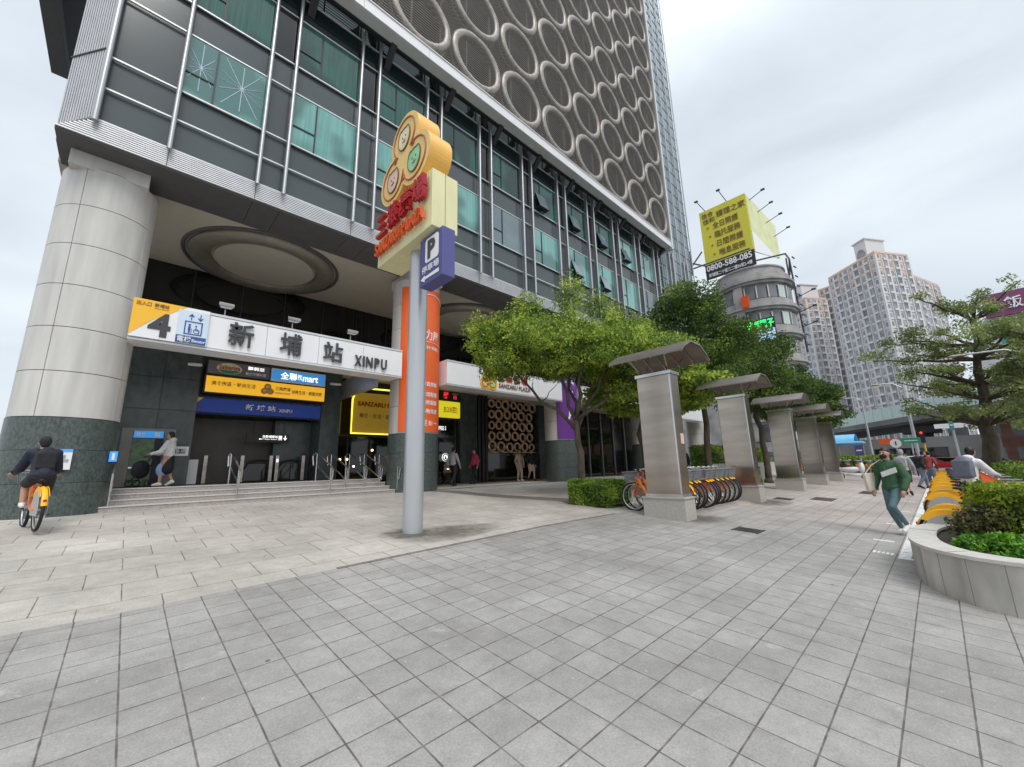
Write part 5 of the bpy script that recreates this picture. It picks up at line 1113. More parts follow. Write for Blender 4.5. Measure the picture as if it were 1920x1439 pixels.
def person(label, loc, rz, J, mats, group=None, vox=.016, scale=1.0, extras=None, shorts=False, sleeves='long', skirt=False, hood=False, hat=False, mask=False, long_hair=False):
    """J: joints in metres, x right of the person, y forward, z up from the ground. Body is one continuous skin; clothes are shells over it."""
    t = thing('person', label, 'person', loc, rz, group); t.scale = (scale,)*3; V = Vector
    pe, ch, ne, he = V(J['pelvis']), V(J['chest']), V(J['neck']), V(J['head']); fwd = V(J.get('face', (0, 1, 0))).normalized()
    b = B()
    chain(b, [pe, (pe+ch)/2, ch], [.125, .115, .13]); 
    for s, k in ((-1, 'l'), (1, 'r')):
        hip = pe+V((s*.085, 0, -.04)); sh = ch+V((s*.155, -.0, .12)); chain(b, [ch+V((s*.06, 0, .08)), sh], [.11, .062])
        kn, an, to = V(J['kn'+k]), V(J['an'+k]), V(J['to'+k]); el, wr = V(J['el'+k]), V(J['wr'+k])
        chain(b, [hip, (hip+kn)/2, kn], [.098, .078, .056]); chain(b, [kn, kn.lerp(an, .35), an], [.056, .056, .036]); chain(b, [an, to], [.04, .03])
        chain(b, [sh, el], [.056, .042]); chain(b, [el, wr], [.041, .028])
        d = (wr-el).normalized(); side = d.cross(V((0, 0, 1))).normalized() if abs(d.z) < .95 else V((0, 1, 0)); up_ = side.cross(d)
        if abs(d.z) >= .95: side = V((0, 1, 0)); up_ = V((s, 0, 0))
        palm = wr+d*.075; capsule(b, wr+d*.02, palm, .03, .034)
        for i in range(4):
            o = side*(i-1.5)*.020; L_ = (.062, .074, .070, .054)[i]; p0 = palm+o+d*.012; p1 = p0+d*L_*.5-up_*.006; p2 = p1+d*L_*.4-up_*.022; chain(b, [p0, p1, p2], [.0105, .0098, .0085])
        q0 = wr+d*.035-side*.028; chain(b, [q0, q0+d*.03-side*.022, q0+d*.055-side*.028-up_*.012], [.013, .011, .0095])
    chain(b, [ch+V((0, 0, .10)), ne, he+V((0, 0, -.06))], [.075, .055, .055])
    b.ball(he, (.074, .092, .112), 14, 10); b.ball(he+fwd*.05+V((0, 0, -.055)), (.05, .05, .05)); b.ball(he+fwd*.098+V((0, 0, -.012)), (.014, .02, .022), 8, 6)
    rt_ = fwd.cross(V((0, 0, 1)))
    for s in (-1, 1): b.ball(he+rt_*s*.078+V((0, 0, -.01)), (.012, .018, .028), 8, 6)
    body = soft('body', b, 'skin', t, vox*.75, 3, .5)
    fb = B()
    for s in (-1, 1): fb.ball(he+fwd*.086+rt_*s*.032+V((0, 0, .012)), (.012, .012, .008), 8, 6); fb.tube([he+fwd*.09+rt_*s*.02+V((0, 0, .035)), he+fwd*.084+rt_*s*.048+V((0, 0, .034))], .004, 4)
    obj('eyes', fb, 'hair', t, local=True); 
    if not mask: obj('mouth', B().ball(he+fwd*.098+V((0, 0, -.055)), (.024, .008, .007), 8, 6), 'pink', t, local=True)
    else:
        mb_ = B(); mb_.ball(he+fwd*.060+V((0, 0, -.048)), (.060, .060, .052), 14, 8); obj('face_mask', mb_, 'cl_black', t, local=True, smooth='all')
    hb = B(); hb.ball(he-fwd*.012+V((0, 0, .022)), (.086, .100, .108), 14, 10); 
    if long_hair: chain(hb, [he-fwd*.06, he-fwd*.09+V((0, 0, -.14)), he-fwd*.09+V((0, 0, -.28))], [.07, .065, .035])
    else: hb.ball(he-fwd*.045+V((0, 0, -.03)), (.07, .06, .075), 12, 8)
    cut = B(); hv = [v for v in hb.v]
    # keep the hair off the face
    nv = []
    for v in hv:
        p = V(v)-he; f_ = p.dot(fwd)
        if p.z < .035 and f_ > .01: p = p-fwd*(f_-.01)*.95
        nv.append(tuple(he+p))
    hb.v = nv; soft('hair' if not hat else 'cap', hb, 'hair' if not hat else mats.get('cap', 'cl_black'), t, vox*.7, 3, .5)
    # jacket / shirt
    b = B(); g = .030 if J.get('loose') else .018
    chain(b, [pe+V((0, 0, .02)), (pe+ch)/2, ch+V((0, 0, .02))], [.125+g, .118+g*1.1, .13+g]); b.ball(pe+V((0, 0, 0)), (.155+g, .12+g, .09))
    for s, k in ((-1, 'l'), (1, 'r')):
        sh = ch+V((s*.155, 0, .12)); el, wr = V(J['el'+k]), V(J['wr'+k]); chain(b, [ch+V((s*.05, 0, .08)), sh], [.11+g, .066+g*.8])
        if sleeves == 'long': chain(b, [sh, el], [.062+g*.8, .050+g*.9]); chain(b, [el, el.lerp(wr, .93)], [.050+g*.9, .036+g*.7])
        else: chain(b, [sh, sh.lerp(el, .8)], [.066+g, .058+g])
    capsule(b, ch+V((0, 0, .13)), ne+V((0, 0, -.015)), .085, .066)
    if hood: b.ball(ne-fwd*.08+V((0, 0, -.0)), (.12, .08, .08)); 
    soft('jacket', b, mats['top'], t, vox, 5, .55)
    b = B()
    if skirt: chain(b, [pe+V((0, 0, .03)), pe+V((0, 0, -.25)), pe+V((0, .02, -.42))], [.14, .165, .17])
    else:
        b.ball(pe+V((0, -.01, -.03)), (.15, .125, .12))
        for s, k in ((-1, 'l'), (1, 'r')):
            hip = pe+V((s*.085, 0, -.04)); kn, an = V(J['kn'+k]), V(J['an'+k]); e = J.get('pg', .012)
            if shorts: chain(b, [hip, hip.lerp(kn, .5), hip.lerp(kn, .88)], [.105, .098, .088])
            else: chain(b, [hip, (hip+kn)/2, kn], [.104+e*.3, .080+e, .058+e]); chain(b, [kn, kn.lerp(an, .35), kn.lerp(an, .93)], [.058+e, .057+e, .038+e])
    soft('skirt' if skirt else 'shorts' if shorts else 'trousers', b, mats['bottom'], t, vox, 4, .5)
    for s, k in ((-1, 'l'), (1, 'r')):
        an, to = V(J['an'+k]), V(J['to'+k]); b = B(); d = (to-an); d = V((d.x, d.y, 0)).normalized() if abs(d.x)+abs(d.y) > .02 else V((0, 1, 0)); 
        capsule(b, an+V((0, 0, -.015)), to, .050, .038); capsule(b, an-d*.045+V((0, 0, -.045)), to+d*.02, .036, .036); soft('shoe', b, mats['shoe'], t, vox*.8, 3, .5)
    if extras: extras(t, J)
    return t
def stand(h=0., step=.0, swing=.0, lean=.0, turn=(0, 1, 0), **kw):
    """walking or standing pose; step = half stride, swing = arm swing"""
    J = dict(pelvis=(0, 0, .93), chest=(0, lean*.5, 1.24), neck=(0, lean*.75+.01, 1.45), head=(0, lean+.03, 1.59), face=turn,
             knl=(-.09, step*.75+.03, .50), anl=(-.09, step, .10 if step >= 0 else .16), tol=(-.10, step+.14, .045 if step >= 0 else .07),
             knr=(.09, -step*.25+.05, .49), anr=(.09, -step*1.05, .10 if step < .1 else .17), tor=(.10, -step*.95+.12, .04),
             ell=(-.25, -swing*.5, 1.10), wrl=(-.24, -swing*.9+.08, .86), elr=(.25, swing*.3-.02, 1.10), wrr=(.24, swing*.9+.06, .87))
    J.update(kw); return J
def tote(t, J):
    p = Vector(J['chest']); b = B().slab([(.23, .02, .84), (.23, .30, .84), (.25, .32, 1.20), (.25, .00, 1.20)], (.07, 0, 0)); obj('tote_bag', b, 'bag', t, local=True, bevel=.015)
    obj('strap', B().tube([(.28, .26, 1.20), (.20, .16, 1.36), (.12, .0, 1.47), (.19, -.10, 1.36), (.27, .04, 1.20)], .012, 6), 'bag', t, local=True)
def green_extra(t, J):
    tote(t, J)
    b = B().slab([(.02, .20, 1.12), (-.24, .17, 1.22), (-.23, .175, 1.32), (.03, .205, 1.22)], (-.012, .025, 0)); obj('white_patch', b, 'cl_white', t, local=True)
def backpack(m_='cl_black', sx=.16, h=.44):
    def f(t, J):
        c = Vector(J['chest'])+Vector((0, -.20, .0)); b = B().ball(c, (sx, .11, h*.55), 12, 10); b.cbox((c.x, c.y-.02, c.z-.02), (sx*1.7, .16, h*.75)); soft('backpack', b, m_, t, .02, 5, .6)
        for s in (-1, 1): obj('strap', B().tube([tuple(Vector(J['chest'])+Vector((s*.09, -.14, .17))), tuple(Vector(J['chest'])+Vector((s*.10, .02, .215))), tuple(Vector(J['chest'])+Vector((s*.11, .16, .05))), tuple(Vector(J['chest'])+Vector((s*.12, .02, -.15)))], .016, 6), m_, t, local=True)
    return f
# woman in green, walking to the right of the picture, seen from her left side
hd = math.atan2(-.35, .94)      # walking direction in plan
J = stand(step=.24, swing=.16, turn=(.0, 1, -.05)); J.update(loose=1, pg=.004, knl=(-.08, .26, .56), anl=(-.08, -.06, .20), tol=(-.08, .05, .10), knr=(.08, .06, .50), anr=(.08, -.16, .10), tor=(.08, -.02, .04), elr=(.26, -.02, 1.11), wrr=(.27, .10, .88), ell=(-.26, -.02, 1.10), wrl=(-.24, .10, .88))
person('woman in a dark green jacket, black mask and grey blue leggings striding past the planter', (10.75, .72, gz(10.7, .72)), rad(62), J, dict(top='cl_green', bottom='cl_legging', shoe='cl_white'), vox=.012, scale=.95, extras=green_extra, mask=True, long_hair=True)
def P_(label, x, y, rz, J, mats, **kw):
    z = kw.pop('z', None); return person(label, (x, y, gz(x, y) if z is None else z), rz, J, mats, vox=kw.pop('vox', .022), **kw)
P_('person in grey hoodie, black shorts and rucksack walking away behind the woman in green', 21.5, 1.02, rad(-95), stand(step=.22, swing=.15), dict(top='cl_grey', bottom='cl_black', shoe='cl_black', cap='cl_grey'), shorts=True, hat=True, extras=backpack('cl_grey'), vox=.018)
P_('distant pedestrian in dark clothes on the open pavement near the road signs', 42, 1.2, rad(-90), stand(step=.2, swing=.1), dict(top='cl_navy', bottom='cl_black', shoe='cl_black'), vox=.03)
P_('person in black jacket and helmet bending over the farther yellow bicycles', 26.5, .72, rad(-150), stand(step=.2, lean=.2), dict(top='cl_black', bottom='cl_jean', shoe='cl_black', cap='cl_navy'), hat=True)
P_('person in a maroon jacket among the farther yellow bicycles', 27.6, .42, rad(-100), stand(step=.1, lean=.25), dict(top='cl_red', bottom='cl_jean', shoe='cl_black'), vox=.022)
P_('person in a pale grey hoodie with a large grey rucksack reaching for a docked bicycle', 14.0, -.38, rad(-120), stand(lean=.22, wrl=(-.2, .62, 1.05), ell=(-.26, .32, 1.12), wrr=(.2, .60, 1.03), elr=(.26, .3, 1.1)), dict(top='cl_white', bottom='cl_black', shoe='cl_black'), hood=True, extras=backpack('cl_jean', .19, .5), vox=.018)
P_('pedestrian in a long grey coat and black trousers by the round cafe sign', 10.6, 14.9, rad(-70), stand(step=.24, swing=.12), dict(top='cl_grey', bottom='cl_black', shoe='cl_black'), z=.84)
P_('pedestrian in a bright pink jacket near the grey stone wall', 12.7, 16.0, rad(80), stand(step=.16, swing=.1), dict(top='cl_pink', bottom='cl_black', shoe='cl_black'), z=.84)
P_('pale dressed pedestrian under the bronze ring screen, on the left of two', 15.6, 15.8, rad(170), stand(step=.05), dict(top='cl_beige', bottom='cl_beige', shoe='cl_white'), z=.84)
P_('pedestrian in dark top and shorts under the bronze ring screen, on the right of two', 16.1, 15.4, rad(170), stand(step=.15), dict(top='cl_black', bottom='cl_beige', shoe='cl_black'), z=.84, shorts=True)
P_('woman in a white hooded jacket and black skirt pushing a pushchair to the lift', .95, 15.3, rad(62), stand(step=.12, wrl=(-.16, .42, 1.0), ell=(-.24, .14, 1.06), wrr=(.16, .42, 1.0), elr=(.24, .14, 1.06)), dict(top='cl_white', bottom='cl_black', shoe='cl_white'), z=1.32, scale=.9, skirt=True, hood=True, vox=.018)
t = thing('pushchair', 'black pushchair standing before the lift door', 'pushchair', (.4, 15.7, 1.32))
obj('frame', B().tube([(.66, 15.45, 2.3), (.40, 15.65, 1.75), (.18, 15.8, 1.42)], .014, 6).tube([(.80, 15.75, 2.3), (.54, 15.95, 1.75), (.32, 16.05, 1.42)], .014, 6).tube([(.66, 15.45, 2.3), (.80, 15.75, 2.3)], .016, 6), 'black', t)
obj('seat', B().ball((.40, 15.8, 1.8), (.2, .18, .26)), 'cl_black', t, smooth='all')
for x, y in ((.2, 15.75), (.35, 16.0), (.6, 15.55), (.72, 15.8)): obj('wheel', B().ring((x, y, 1.42), .08, .02, 'y', 18, 5), 'tyre', t)
top('shopping_bag', B().ball((.83, 15.28, 1.78), (.13, .07, .2), 10, 8).tube([(.78, 15.28, 1.95), (.83, 15.28, 2.15), (.88, 15.28, 1.95)], .01, 5), 'bluebag', 'pale blue carrier bag hanging beside the woman in white at the lift', 'bag', smooth='all')
# cyclist seen from behind
bz = gz(-1.0, 10.9); cyc = (-1.02, 10.85); ca = rad(103)
t = put_bike(cyc[0], cyc[1], ca, 'orange share bicycle ridden past the thick left column', 'ridden bicycles')
Jc = dict(pelvis=(0, -.27, .98), chest=(0, -.08, 1.26), neck=(0, .03, 1.44), head=(0, .06, 1.58), face=(0, 1, -.1), knl=(-.12, .12, .82), anl=(-.13, .06, .48), tol=(-.13, .18, .45), knr=(.12, .06, .62), anr=(.13, -.08, .27), tor=(.13, .06, .24),
          ell=(-.235, .14, 1.10), wrl=(-.27, .30, 1.04), elr=(.235, .14, 1.10), wrr=(.27, .30, 1.04), loose=1)
person('cyclist in black jacket, black shorts and white shoes riding past the thick left column', (cyc[0], cyc[1], gz(*cyc)), ca-PI/2, Jc, dict(top='cl_navy', bottom='cl_black', shoe='cl_white', cap='cl_black'), vox=.014, scale=.93, hat=True, shorts=True, extras=backpack('cl_black', .15, .42))
P_('dark figure with a bicycle in front of the last white column', 19.0, 8.3, rad(100), stand(step=.1), dict(top='cl_black', bottom='cl_black', shoe='cl_black'), vox=.03)

# ================================================================ background
# round corner building with the billboard
t = thing('round_corner_building', 'weathered grey round-cornered building under the yellow billboard', 'building', (62, 15, 0))
cx, cy, R_ = 63.5, 15.1, 4.75
b = B().cyl(cx, cy, 0, 26.4, R_-.25, 56).box(cx, 71, 12.3, 34, 0, 26.0).box(cx-R_+.9, cx+2, cy, 26, 0, 25.8); body = obj('wall', b, 'concrete', t, smooth=True)
for z in (2.8, 6.6, 10.4, 14.2, 18.0, 21.8, 25.6):
    o = obj('ledge', B().cyl(cx, cy, z-.5, z-.15, R_+.25, 56).cyl(cx, cy, z-.15, z+.15, R_+.55, 56).cyl(cx, cy, z+.15, z+1.1, R_+.05, 56), 'concrete', t, smooth=True)
obj('parapet', B().cyl(cx, cy, 26.4, 27.7, R_-.45, 56).cyl(cx, cy, 27.7, 27.9, R_-.3, 56), 'concrete', t, smooth=True)
for z in (4.0, 7.8, 11.6, 15.4, 19.2, 23.0):
    for k in range(9):
        a = rad(150+k*17); b = B(); n = 5; vs = []
        for q in (R_-.3, R_-.05):
            for zz in (z, z+1.75):
                for j in range(n+1): aa = a+rad(14)*j/n; vs.append((cx+q*math.cos(aa), cy+q*math.sin(aa), zz))
        m_ = n+1; b.add(vs, [(j, j+1, m_+j+1, m_+j) for j in range(n)]+[(2*m_+j, 3*m_+j, 3*m_+j+1, 2*m_+j+1) for j in range(n)]+[(j, 2*m_+j, 2*m_+j+1, j+1) for j in range(n)]+[(m_+j, m_+j+1, 3*m_+j+1, 3*m_+j) for j in range(n)])
        w_ = obj('window', b, 'farwin' if (k+int(z)) % 4 else 'lb_gold' if z == 19.2 and k > 5 else 'mint_panel', t)
        if z > 14: obj('window_post', B().cbox((cx+(R_-.02)*math.cos(a), cy+(R_-.02)*math.sin(a), z+.87), (.14, .14, 1.75), a), 'col_white', w_)
obj('pier', B().box(cx-R_-.25, cx-R_+.2, cy-.1, cy+.9, 4, 25.0), 'concrete', t)
obj('red_flower_box', B().cbox((cx-R_-.45, cy-.4, 22.6), (.5, .9, 1.6)), 'redorange', t)
fr = B()
for (p, q) in (((57.5, 20.8, 28.6), (57.5, 20.8, 32.5)), ((60.2, 19.8, 29.6), (62, 10.0, 29.2)), ((62, 10.0, 29.2), (66, 10.3, 30)), ((57.5, 20.8, 30.6), (62, 19.5, 31)), ((57.5, 22.5, 29.6), (57.5, 13, 29.6)), ((58, 22.5, 28.6), (60, 19.9, 33)), ((66, 10.3, 30), (66, 10.1, 16)), ((66, 10.3, 30), (72, 11.5, 30)), ((70, 11.3, 32), (70, 11.3, 28)), ((58, 22.4, 29.0), (58, 22.4, 31))): fr.tube([p, q], .12, 5)
for z in frange(17, 30, 1.6): fr.tube([(65.6, 9.85, z), (66.4, 9.75, z)], .1, 5)
obj('roof_scaffold', fr, 'letter', t)
t = thing('billboard', 'large yellow care-home billboard with brown characters on the roof of the round corner building', 'billboard', (66, 15, 30))
b = B().slab([(60.05, 13.15, 30.6), (60.05, 19.6, 30.6), (60.05, 19.6, 39.4), (60.05, 13.15, 39.4)], (.4, 0, 0)); obj('front_panel', b, 'bb_yellow', t)
obj('side_panel', B().slab([(60.46, 13.1, 30.4), (72, 12.3, 33.2), (72, 12.3, 38.9), (60.46, 13.1, 39.35)], (0, .3, 0)), 'bb_pale', t)
obj('side_lower_panel', B().slab([(60.46, 13.06, 30.3), (70, 12.38, 32.5), (60.46, 13.06, 33.6)], (0, .03, 0)), 'white', t)
obj('phone_strip', B().slab([(60.0, 13.1, 28.3), (60.0, 19.7, 28.3), (60.0, 19.7, 30.55), (60.0, 13.1, 30.55)], (.3, 0, 0)), 'bb_dark', t)
LX = 60.03
def BT(s, y, z, w_, h, m_='brown', bold=.008): T_('characters', s, (LX, y, z), YD, w_, h, m_, t, .03, bold)
BT('佳合', 19.3, 38.1, 1.7, .85); BT('佳和', 19.2, 37.1, 1.7, .85); BT('護理之家', 17.2, 37.5, 3.9, 1.05)
for i, s in enumerate(('全日照護', '臨托服務', '日間照護', '喘息服務')):
    BT(s, 17.9-.15*i, 35.9-1.5*i, 3.5, 1.05); bb = B(); disc(bb, (LX-.01, 18.6-.15*i, 36.4-1.5*i), .16, .16, (0, -1, 0), (0, 0, 1), (-1, 0, 0), .03, 12); obj('bullet', bb, 'redorange', t)
LX = 59.98; BT('0800-588-085', 19.5, 29.45, 6.1, .95, 'white', .02); BT('新埔路二十號三二樓36號2-4樓', 19.3, 28.5, 5.8, .6, 'white', .01)
for (p, q, lab) in (((60.2, 18.7, 39.4), (58.6, 19.3, 40.6), 'first lamp on the top left edge of the yellow billboard'), ((60.2, 15.6, 39.4), (58.6, 16.1, 40.8), 'second lamp on the top edge of the yellow billboard'), ((61.5, 13.0, 38.9), (61.5, 11.2, 39.6), 'topmost lamp arm on the right side of the billboard'), ((64.5, 12.9, 38.2), (64.5, 11.0, 38.9), 'second lamp arm down the right side of the billboard'), ((67.5, 12.6, 37.6), (67.5, 10.6, 38.2), 'third lamp arm down the right side of the billboard'), ((70.5, 12.4, 36.4), (70.5, 10.4, 37.1), 'fourth lamp arm down the right side of the billboard'), ((66, 10.2, 24.0), (66, 8.2, 24.6), 'upper lamp arm on the side of the round corner building'), ((66, 10.2, 21.8), (66, 8.4, 22.3), 'middle lamp arm on the side of the round corner building'), ((66, 10.2, 19.6), (66, 8.6, 20.0), 'lower lamp arm on the side of the round corner building')):
    q_ = thing('billboard_lamp', lab, 'lamp', p, group='lamp arms of the billboard'); obj('arm', B().tube([p, q], .06, 5), 'letter', q_); obj('lamp_head', B().cbox(q, (.3, .5, .18)), 'letter', q_)
t = thing('led_sign', 'green LED character sign with a pale blue panel on the round corner building', 'sign', (57.5, 14, 16.5))
obj('board', B().box(57.6, 57.9, 11.6, 15.9, 16.6, 19.6), 'bb_dark', t); T_('characters', '暢 蘭西門子', (57.58, 15.8, 18.3), YD, 4.1, 1.15, 'led', t, .04, .02); obj('blue_panel', B().box(57.55, 57.59, 11.7, 13.7, 16.7, 18.1), 'ledblue', t)
# apartment towers
def tower(label, C_, L_, R2, zt, floors, nl, nr, crown=True, seed=1, zb=0):
    C_, L_, R2 = Vector(C_+(0,)), Vector(L_+(0,)), Vector(R2+(0,)); F4 = L_+R2-C_; t = thing('apartment_tower', label, 'building', (C_.x, C_.y, 0), group='pale apartment towers')
    b = B().prism([(p.x, p.y) for p in (C_, R2, F4, L_)], zb, zt); wl = obj('wall', b, 'apt', t)
    b = B().prism([(p.x, p.y) for p in (C_+(C_-F4)*.006, R2+(R2-L_)*.006, F4+(F4-C_)*.006, L_+(L_-R2)*.006)], zt-5.5, zt-.3); obj('crown_band', b, 'apt_top', t)
    b = B().prism([(p.x, p.y) for p in (C_+(C_-F4)*.012, R2+(R2-L_)*.012, F4+(F4-C_)*.012, L_+(L_-R2)*.012)], zt-.29, zt+.2); obj('parapet', b, 'apt_top', t)
    fh = (zt-zb-1)/floors; ribs = B(); cnt = 0; st = B(); rng = random.Random(seed); proto = {}
    for (A, E, n_) in ((C_, L_, nl), (C_, R2, nr)):
        d = (E-A).normalized(); W = (E-A).length; nd = Vector((d.y, -d.x, 0)); 
        if nd.dot(C_) > 0: nd = -nd
        cw = W/n_
        for i in range(n_+1):
            p = A+d*(i*cw); w2 = .12 if i % 2 else .25; ribs.slab([p-d*w2+nd*.0, p+d*w2, p+d*w2+nd*.22, p-d*w2+nd*.22], (0, 0, zt-.6-zb)) if zb == 0 else None
        for f in range(floors):
            for i in range(n_):
                kind = (i*3+int(seed)) % 4; h = (1.15, .9, 1.35, 1.1)[kind]; ww = cw*(.5, .34, .66, .48)[kind]; p = A+d*((i+.5)*cw-ww/2)+nd*.03; z = zb+1+f*fh+.62
                g = B().slab([p+Vector((0, 0, z)), p+d*ww+Vector((0, 0, z)), p+d*ww+Vector((0, 0, z+h)), p+Vector((0, 0, z+h))], nd*.06)
                if kind in (0, 2): g2 = B().slab([p-d*.15+Vector((0, 0, z-.6)), p+d*(ww+.15)+Vector((0, 0, z-.6)), p+d*(ww+.15)+Vector((0, 0, z-.05)), p-d*.15+Vector((0, 0, z-.05))], nd*.4)
                else: g2 = None
                if f >= floors-7 and cnt < 98: cnt += 1; w_ = obj('window', g, 'apt_win', t, fix=False)
                else: st.add(g.v, g.f)
                if g2: ribs.add(g2.v, g2.f)
        for f in range(floors): z = zb+1+f*fh-.05; ribs.slab([A+Vector((0, 0, z)), E+Vector((0, 0, z)), E+Vector((0, 0, z+.14)), A+Vector((0, 0, z+.14))], nd*.16)
    obj('window_mass', st, 'apt_win', t, kind='stuff', fix=False); obj('balconies_and_ribs', ribs, 'apt', wl, fix=False)
    if crown:
        M_ = (C_*.72+L_*.18+R2*.10); a = (L_-C_).normalized(); e = (R2-C_).normalized(); q = [M_+a*0, M_+a*3.2, M_+a*3.2+e*6, M_+e*6]; b = B().prism([(p.x, p.y) for p in q], zt, zt+5); r = obj('roof_house', b, 'apt', t)
        obj('roof_arch', B().cbox((M_+a*1.6-e*.1).to_tuple()[:2]+(zt+2.2,), (.3, .3, .3)).slab([M_+a*(.5+1.1*(1-math.cos(PI*k/10)))-e*.12+Vector((0, 0, zt+1.0+1.9*math.sin(PI*k/10))) for k in range(11)], -e*.1), 'apt_win', r)
        obj('roof_cap', B().prism([(p.x, p.y) for p in (q[0]-a*.3-e*.3, q[1]+a*.3-e*.3, q[2]+a*.3+e*.3, q[3]-a*.3+e*.3)], zt+5, zt+5.3), 'apt', r)
    return t
tower('tallest pale apartment tower with a peach coloured crown', (125, 2.85), (134.5, 13.0), (133.6, -2.5), 50.3, 23, 9, 6, True, 1)
tower('middle pale apartment block set back left of the tallest tower', (152, 15.0), (154, 21.9), (160, 10.9), 54.0, 24, 5, 4, False, 2)
tower('leftmost pale apartment tower partly behind the trees', (143, 20.1), (150, 27.4), (149, 16.1), 49.5, 22, 6, 4, True, 3)
tower('lower pale wing at the right side of the tallest tower', (136.5, -2.8), (136.6, 2.1), (150, -7.1), 45.8, 21, 3, 6, False, 4)
# viaduct
t = thing('viaduct', 'long dark concrete flyover with pale green noise panels', 'flyover', (95, 0, 0))
A = Vector((112, 26, 5.4)); E = Vector((70, -26, 8.8)); d = (E-A); 
def along(k): return A+d*k
b = B(); q = Vector((6, -4.8, 0)); b.slab([A, E, E+q*1.6, A+q*1.6], (0, 0, 1.9)); obj('deck', b, 'deck', t)
off = Vector((-.4, .32, 0)); b = B()
for k in range(40): p, r_ = along(k/40), along((k+.97)/40); b.slab([p+off+Vector((0, 0, 1.2)), r_+off+Vector((0, 0, 1.2)), r_+off+Vector((0, 0, 3.3)), p+off+Vector((0, 0, 3.3))], off*.5)
obj('noise_panels', b, 'mint_panel', t); b = B(); b.slab([A+off*1.2+Vector((0, 0, .3)), E+off*1.2+Vector((0, 0, .3)), E+off*1.2+Vector((0, 0, 1.15)), A+off*1.2+Vector((0, 0, 1.15))], off*.6); obj('edge_beam', b, 'deck', t)
for k in (.12, .40, .72, .95): p = along(k)+q*.8; obj('pier', B().cyl(p.x, p.y, -.3, p.z-1, 1.3, 20).box(p.x-3, p.x+3, p.y-2.4, p.y+2.4, p.z-1.2, p.z), 'deck', t, smooth=True)
# hotel block with the purple sign, brick podium
t = thing('hotel_building', 'grey hotel block with a purple roof sign at the right edge behind the trees', 'building', (95, -14, 0))
obj('wall', B().box(93, 125, -40, -8.2, 0, 22.2), 'apt', t); obj('brick_podium', B().box(92, 92.95, -40, -6.5, 0, 8.5), 'brick', t)
for z in frange(9.5, 20, 2.6)[:-1]:
    for y in frange(-26, -9, 2.4)[:-1]: obj('window', B().box(92.9, 92.98, y+.3, y+1.9, z, z+1.5), 'teal' if (int(z+y) % 3 == 0) else 'apt_win', t)
for y in frange(-26, -1, 3.2)[:-1]:
    for z in (1.0, 4.2): obj('podium_window', B().box(91.93, 91.99, y+.5, y+2.6, z, z+1.6), 'apt_win', t)
sg = thing('hotel_sign', 'purple roof sign with pale hotel characters at the top right', 'sign', (92, -12, 22.3)); obj('panel', B().box(91.6, 92.4, -34, -8.3, 21.8, 25.3), 'hotel', sg)
T_('character', '飯', (91.5, -10.3, 22.6), YD, 1.7, 1.8, 'white', sg, .1, .02); T_('character', '店', (91.5, -13.2, 22.6), YD, 1.7, 1.8, 'white', sg, .1, .02)
t = thing('shop_building', 'low shop block darkened as a backdrop under the flyover', 'building', (88, 4, 0)); obj('wall', B().box(84, 96, -6, 16, 0, 4.4), 'deck', t); obj('shop_opening', B().box(83.9, 83.98, -1, 6.8, .2, 2.9), 'blackglass', t)  # wall widened and coloured dark to stand for the gloom below the deck
top('red_shop_sign', B().box(80, 80.3, 3.6, 5.8, 3.5, 4.3), 'redorange', 'orange red shop sign beneath the flyover', 'sign')
# awning with hedge and parked bicycles along the far roadside
t = thing('bus_shelter', 'shelter with a pale blue vaulted roof beyond the steel pillars', 'shelter', (52, 6.4, .3))
b = B(); n = 8; vs = []
for y in (5.4, 9.0):
    for k in range(n+1): a = PI*k/n; vs.append((52-1.6*math.cos(a), y, 3.2+.75*math.sin(a)))
m_ = n+1; b.add(vs, [(k, k+1, m_+k+1, m_+k) for k in range(n)]); b.add([(v[0], v[1], v[2]-.06) for v in vs], [(k, k+1, m_+k+1, m_+k) for k in range(n)]); b.box(50.3, 53.7, 4.9, 9.2, 2.95, 3.2); obj('vaulted_roof', b, 'awning', t, smooth='all')
for x in (50.7, 53.3):
    for y in (5.1, 7.0, 8.9): obj('post', B().tube([(x, y, .2), (x, y, 3.0)], .05, 8), 'steel', t)
hedge('roadside_hedge', 'dark clipped hedge behind the far row of parked bicycles', 44, 47, 1.8, 11.0, 1.5, 'hedge', 9000, .16, 71, z=.3)
def far_bike(x, y, lab):
    o = put_bike(x, y, PI+rad(random.uniform(-18, 18)), lab, 'bicycles parked along the far hedge')
lead = {}
for i in range(12): far_bike(43.2, 2.2+i*.62, '%s bicycle parked in front of the far dark hedge, counted from its right end' % ORD[i])
# scooter by the last steel pillar
t = thing('scooter', 'white and black scooter parked beside the farthest steel pillar', 'scooter', (30.3, 3.9, .35)); x, y, z = 30.3, 3.6, gz(30, 3.7)
obj('body', B().ball((x, y+.1, z+.62), (.22, .55, .16), 12, 8).ball((x, y-.45, z+.7), (.2, .14, .32), 12, 8).cbox((x, y-.1, z+.32), (.3, .7, .1)), 'white', t, smooth='all')
for dy in (-.6, .62): obj('wheel', B().ring((x, y+dy, z+.25), .19, .065, 'x', 22, 8), 'tyre', t, smooth='all')
obj('saddle', B().ball((x, y+.2, z+.80), (.15, .36, .07)), 'saddle', t, smooth='all'); obj('handlebar', B().tube([(x-.3, y-.42, z+1.03), (x, y-.5, z+1.0), (x+.3, y-.42, z+1.03)], .02, 6), 'black', t)
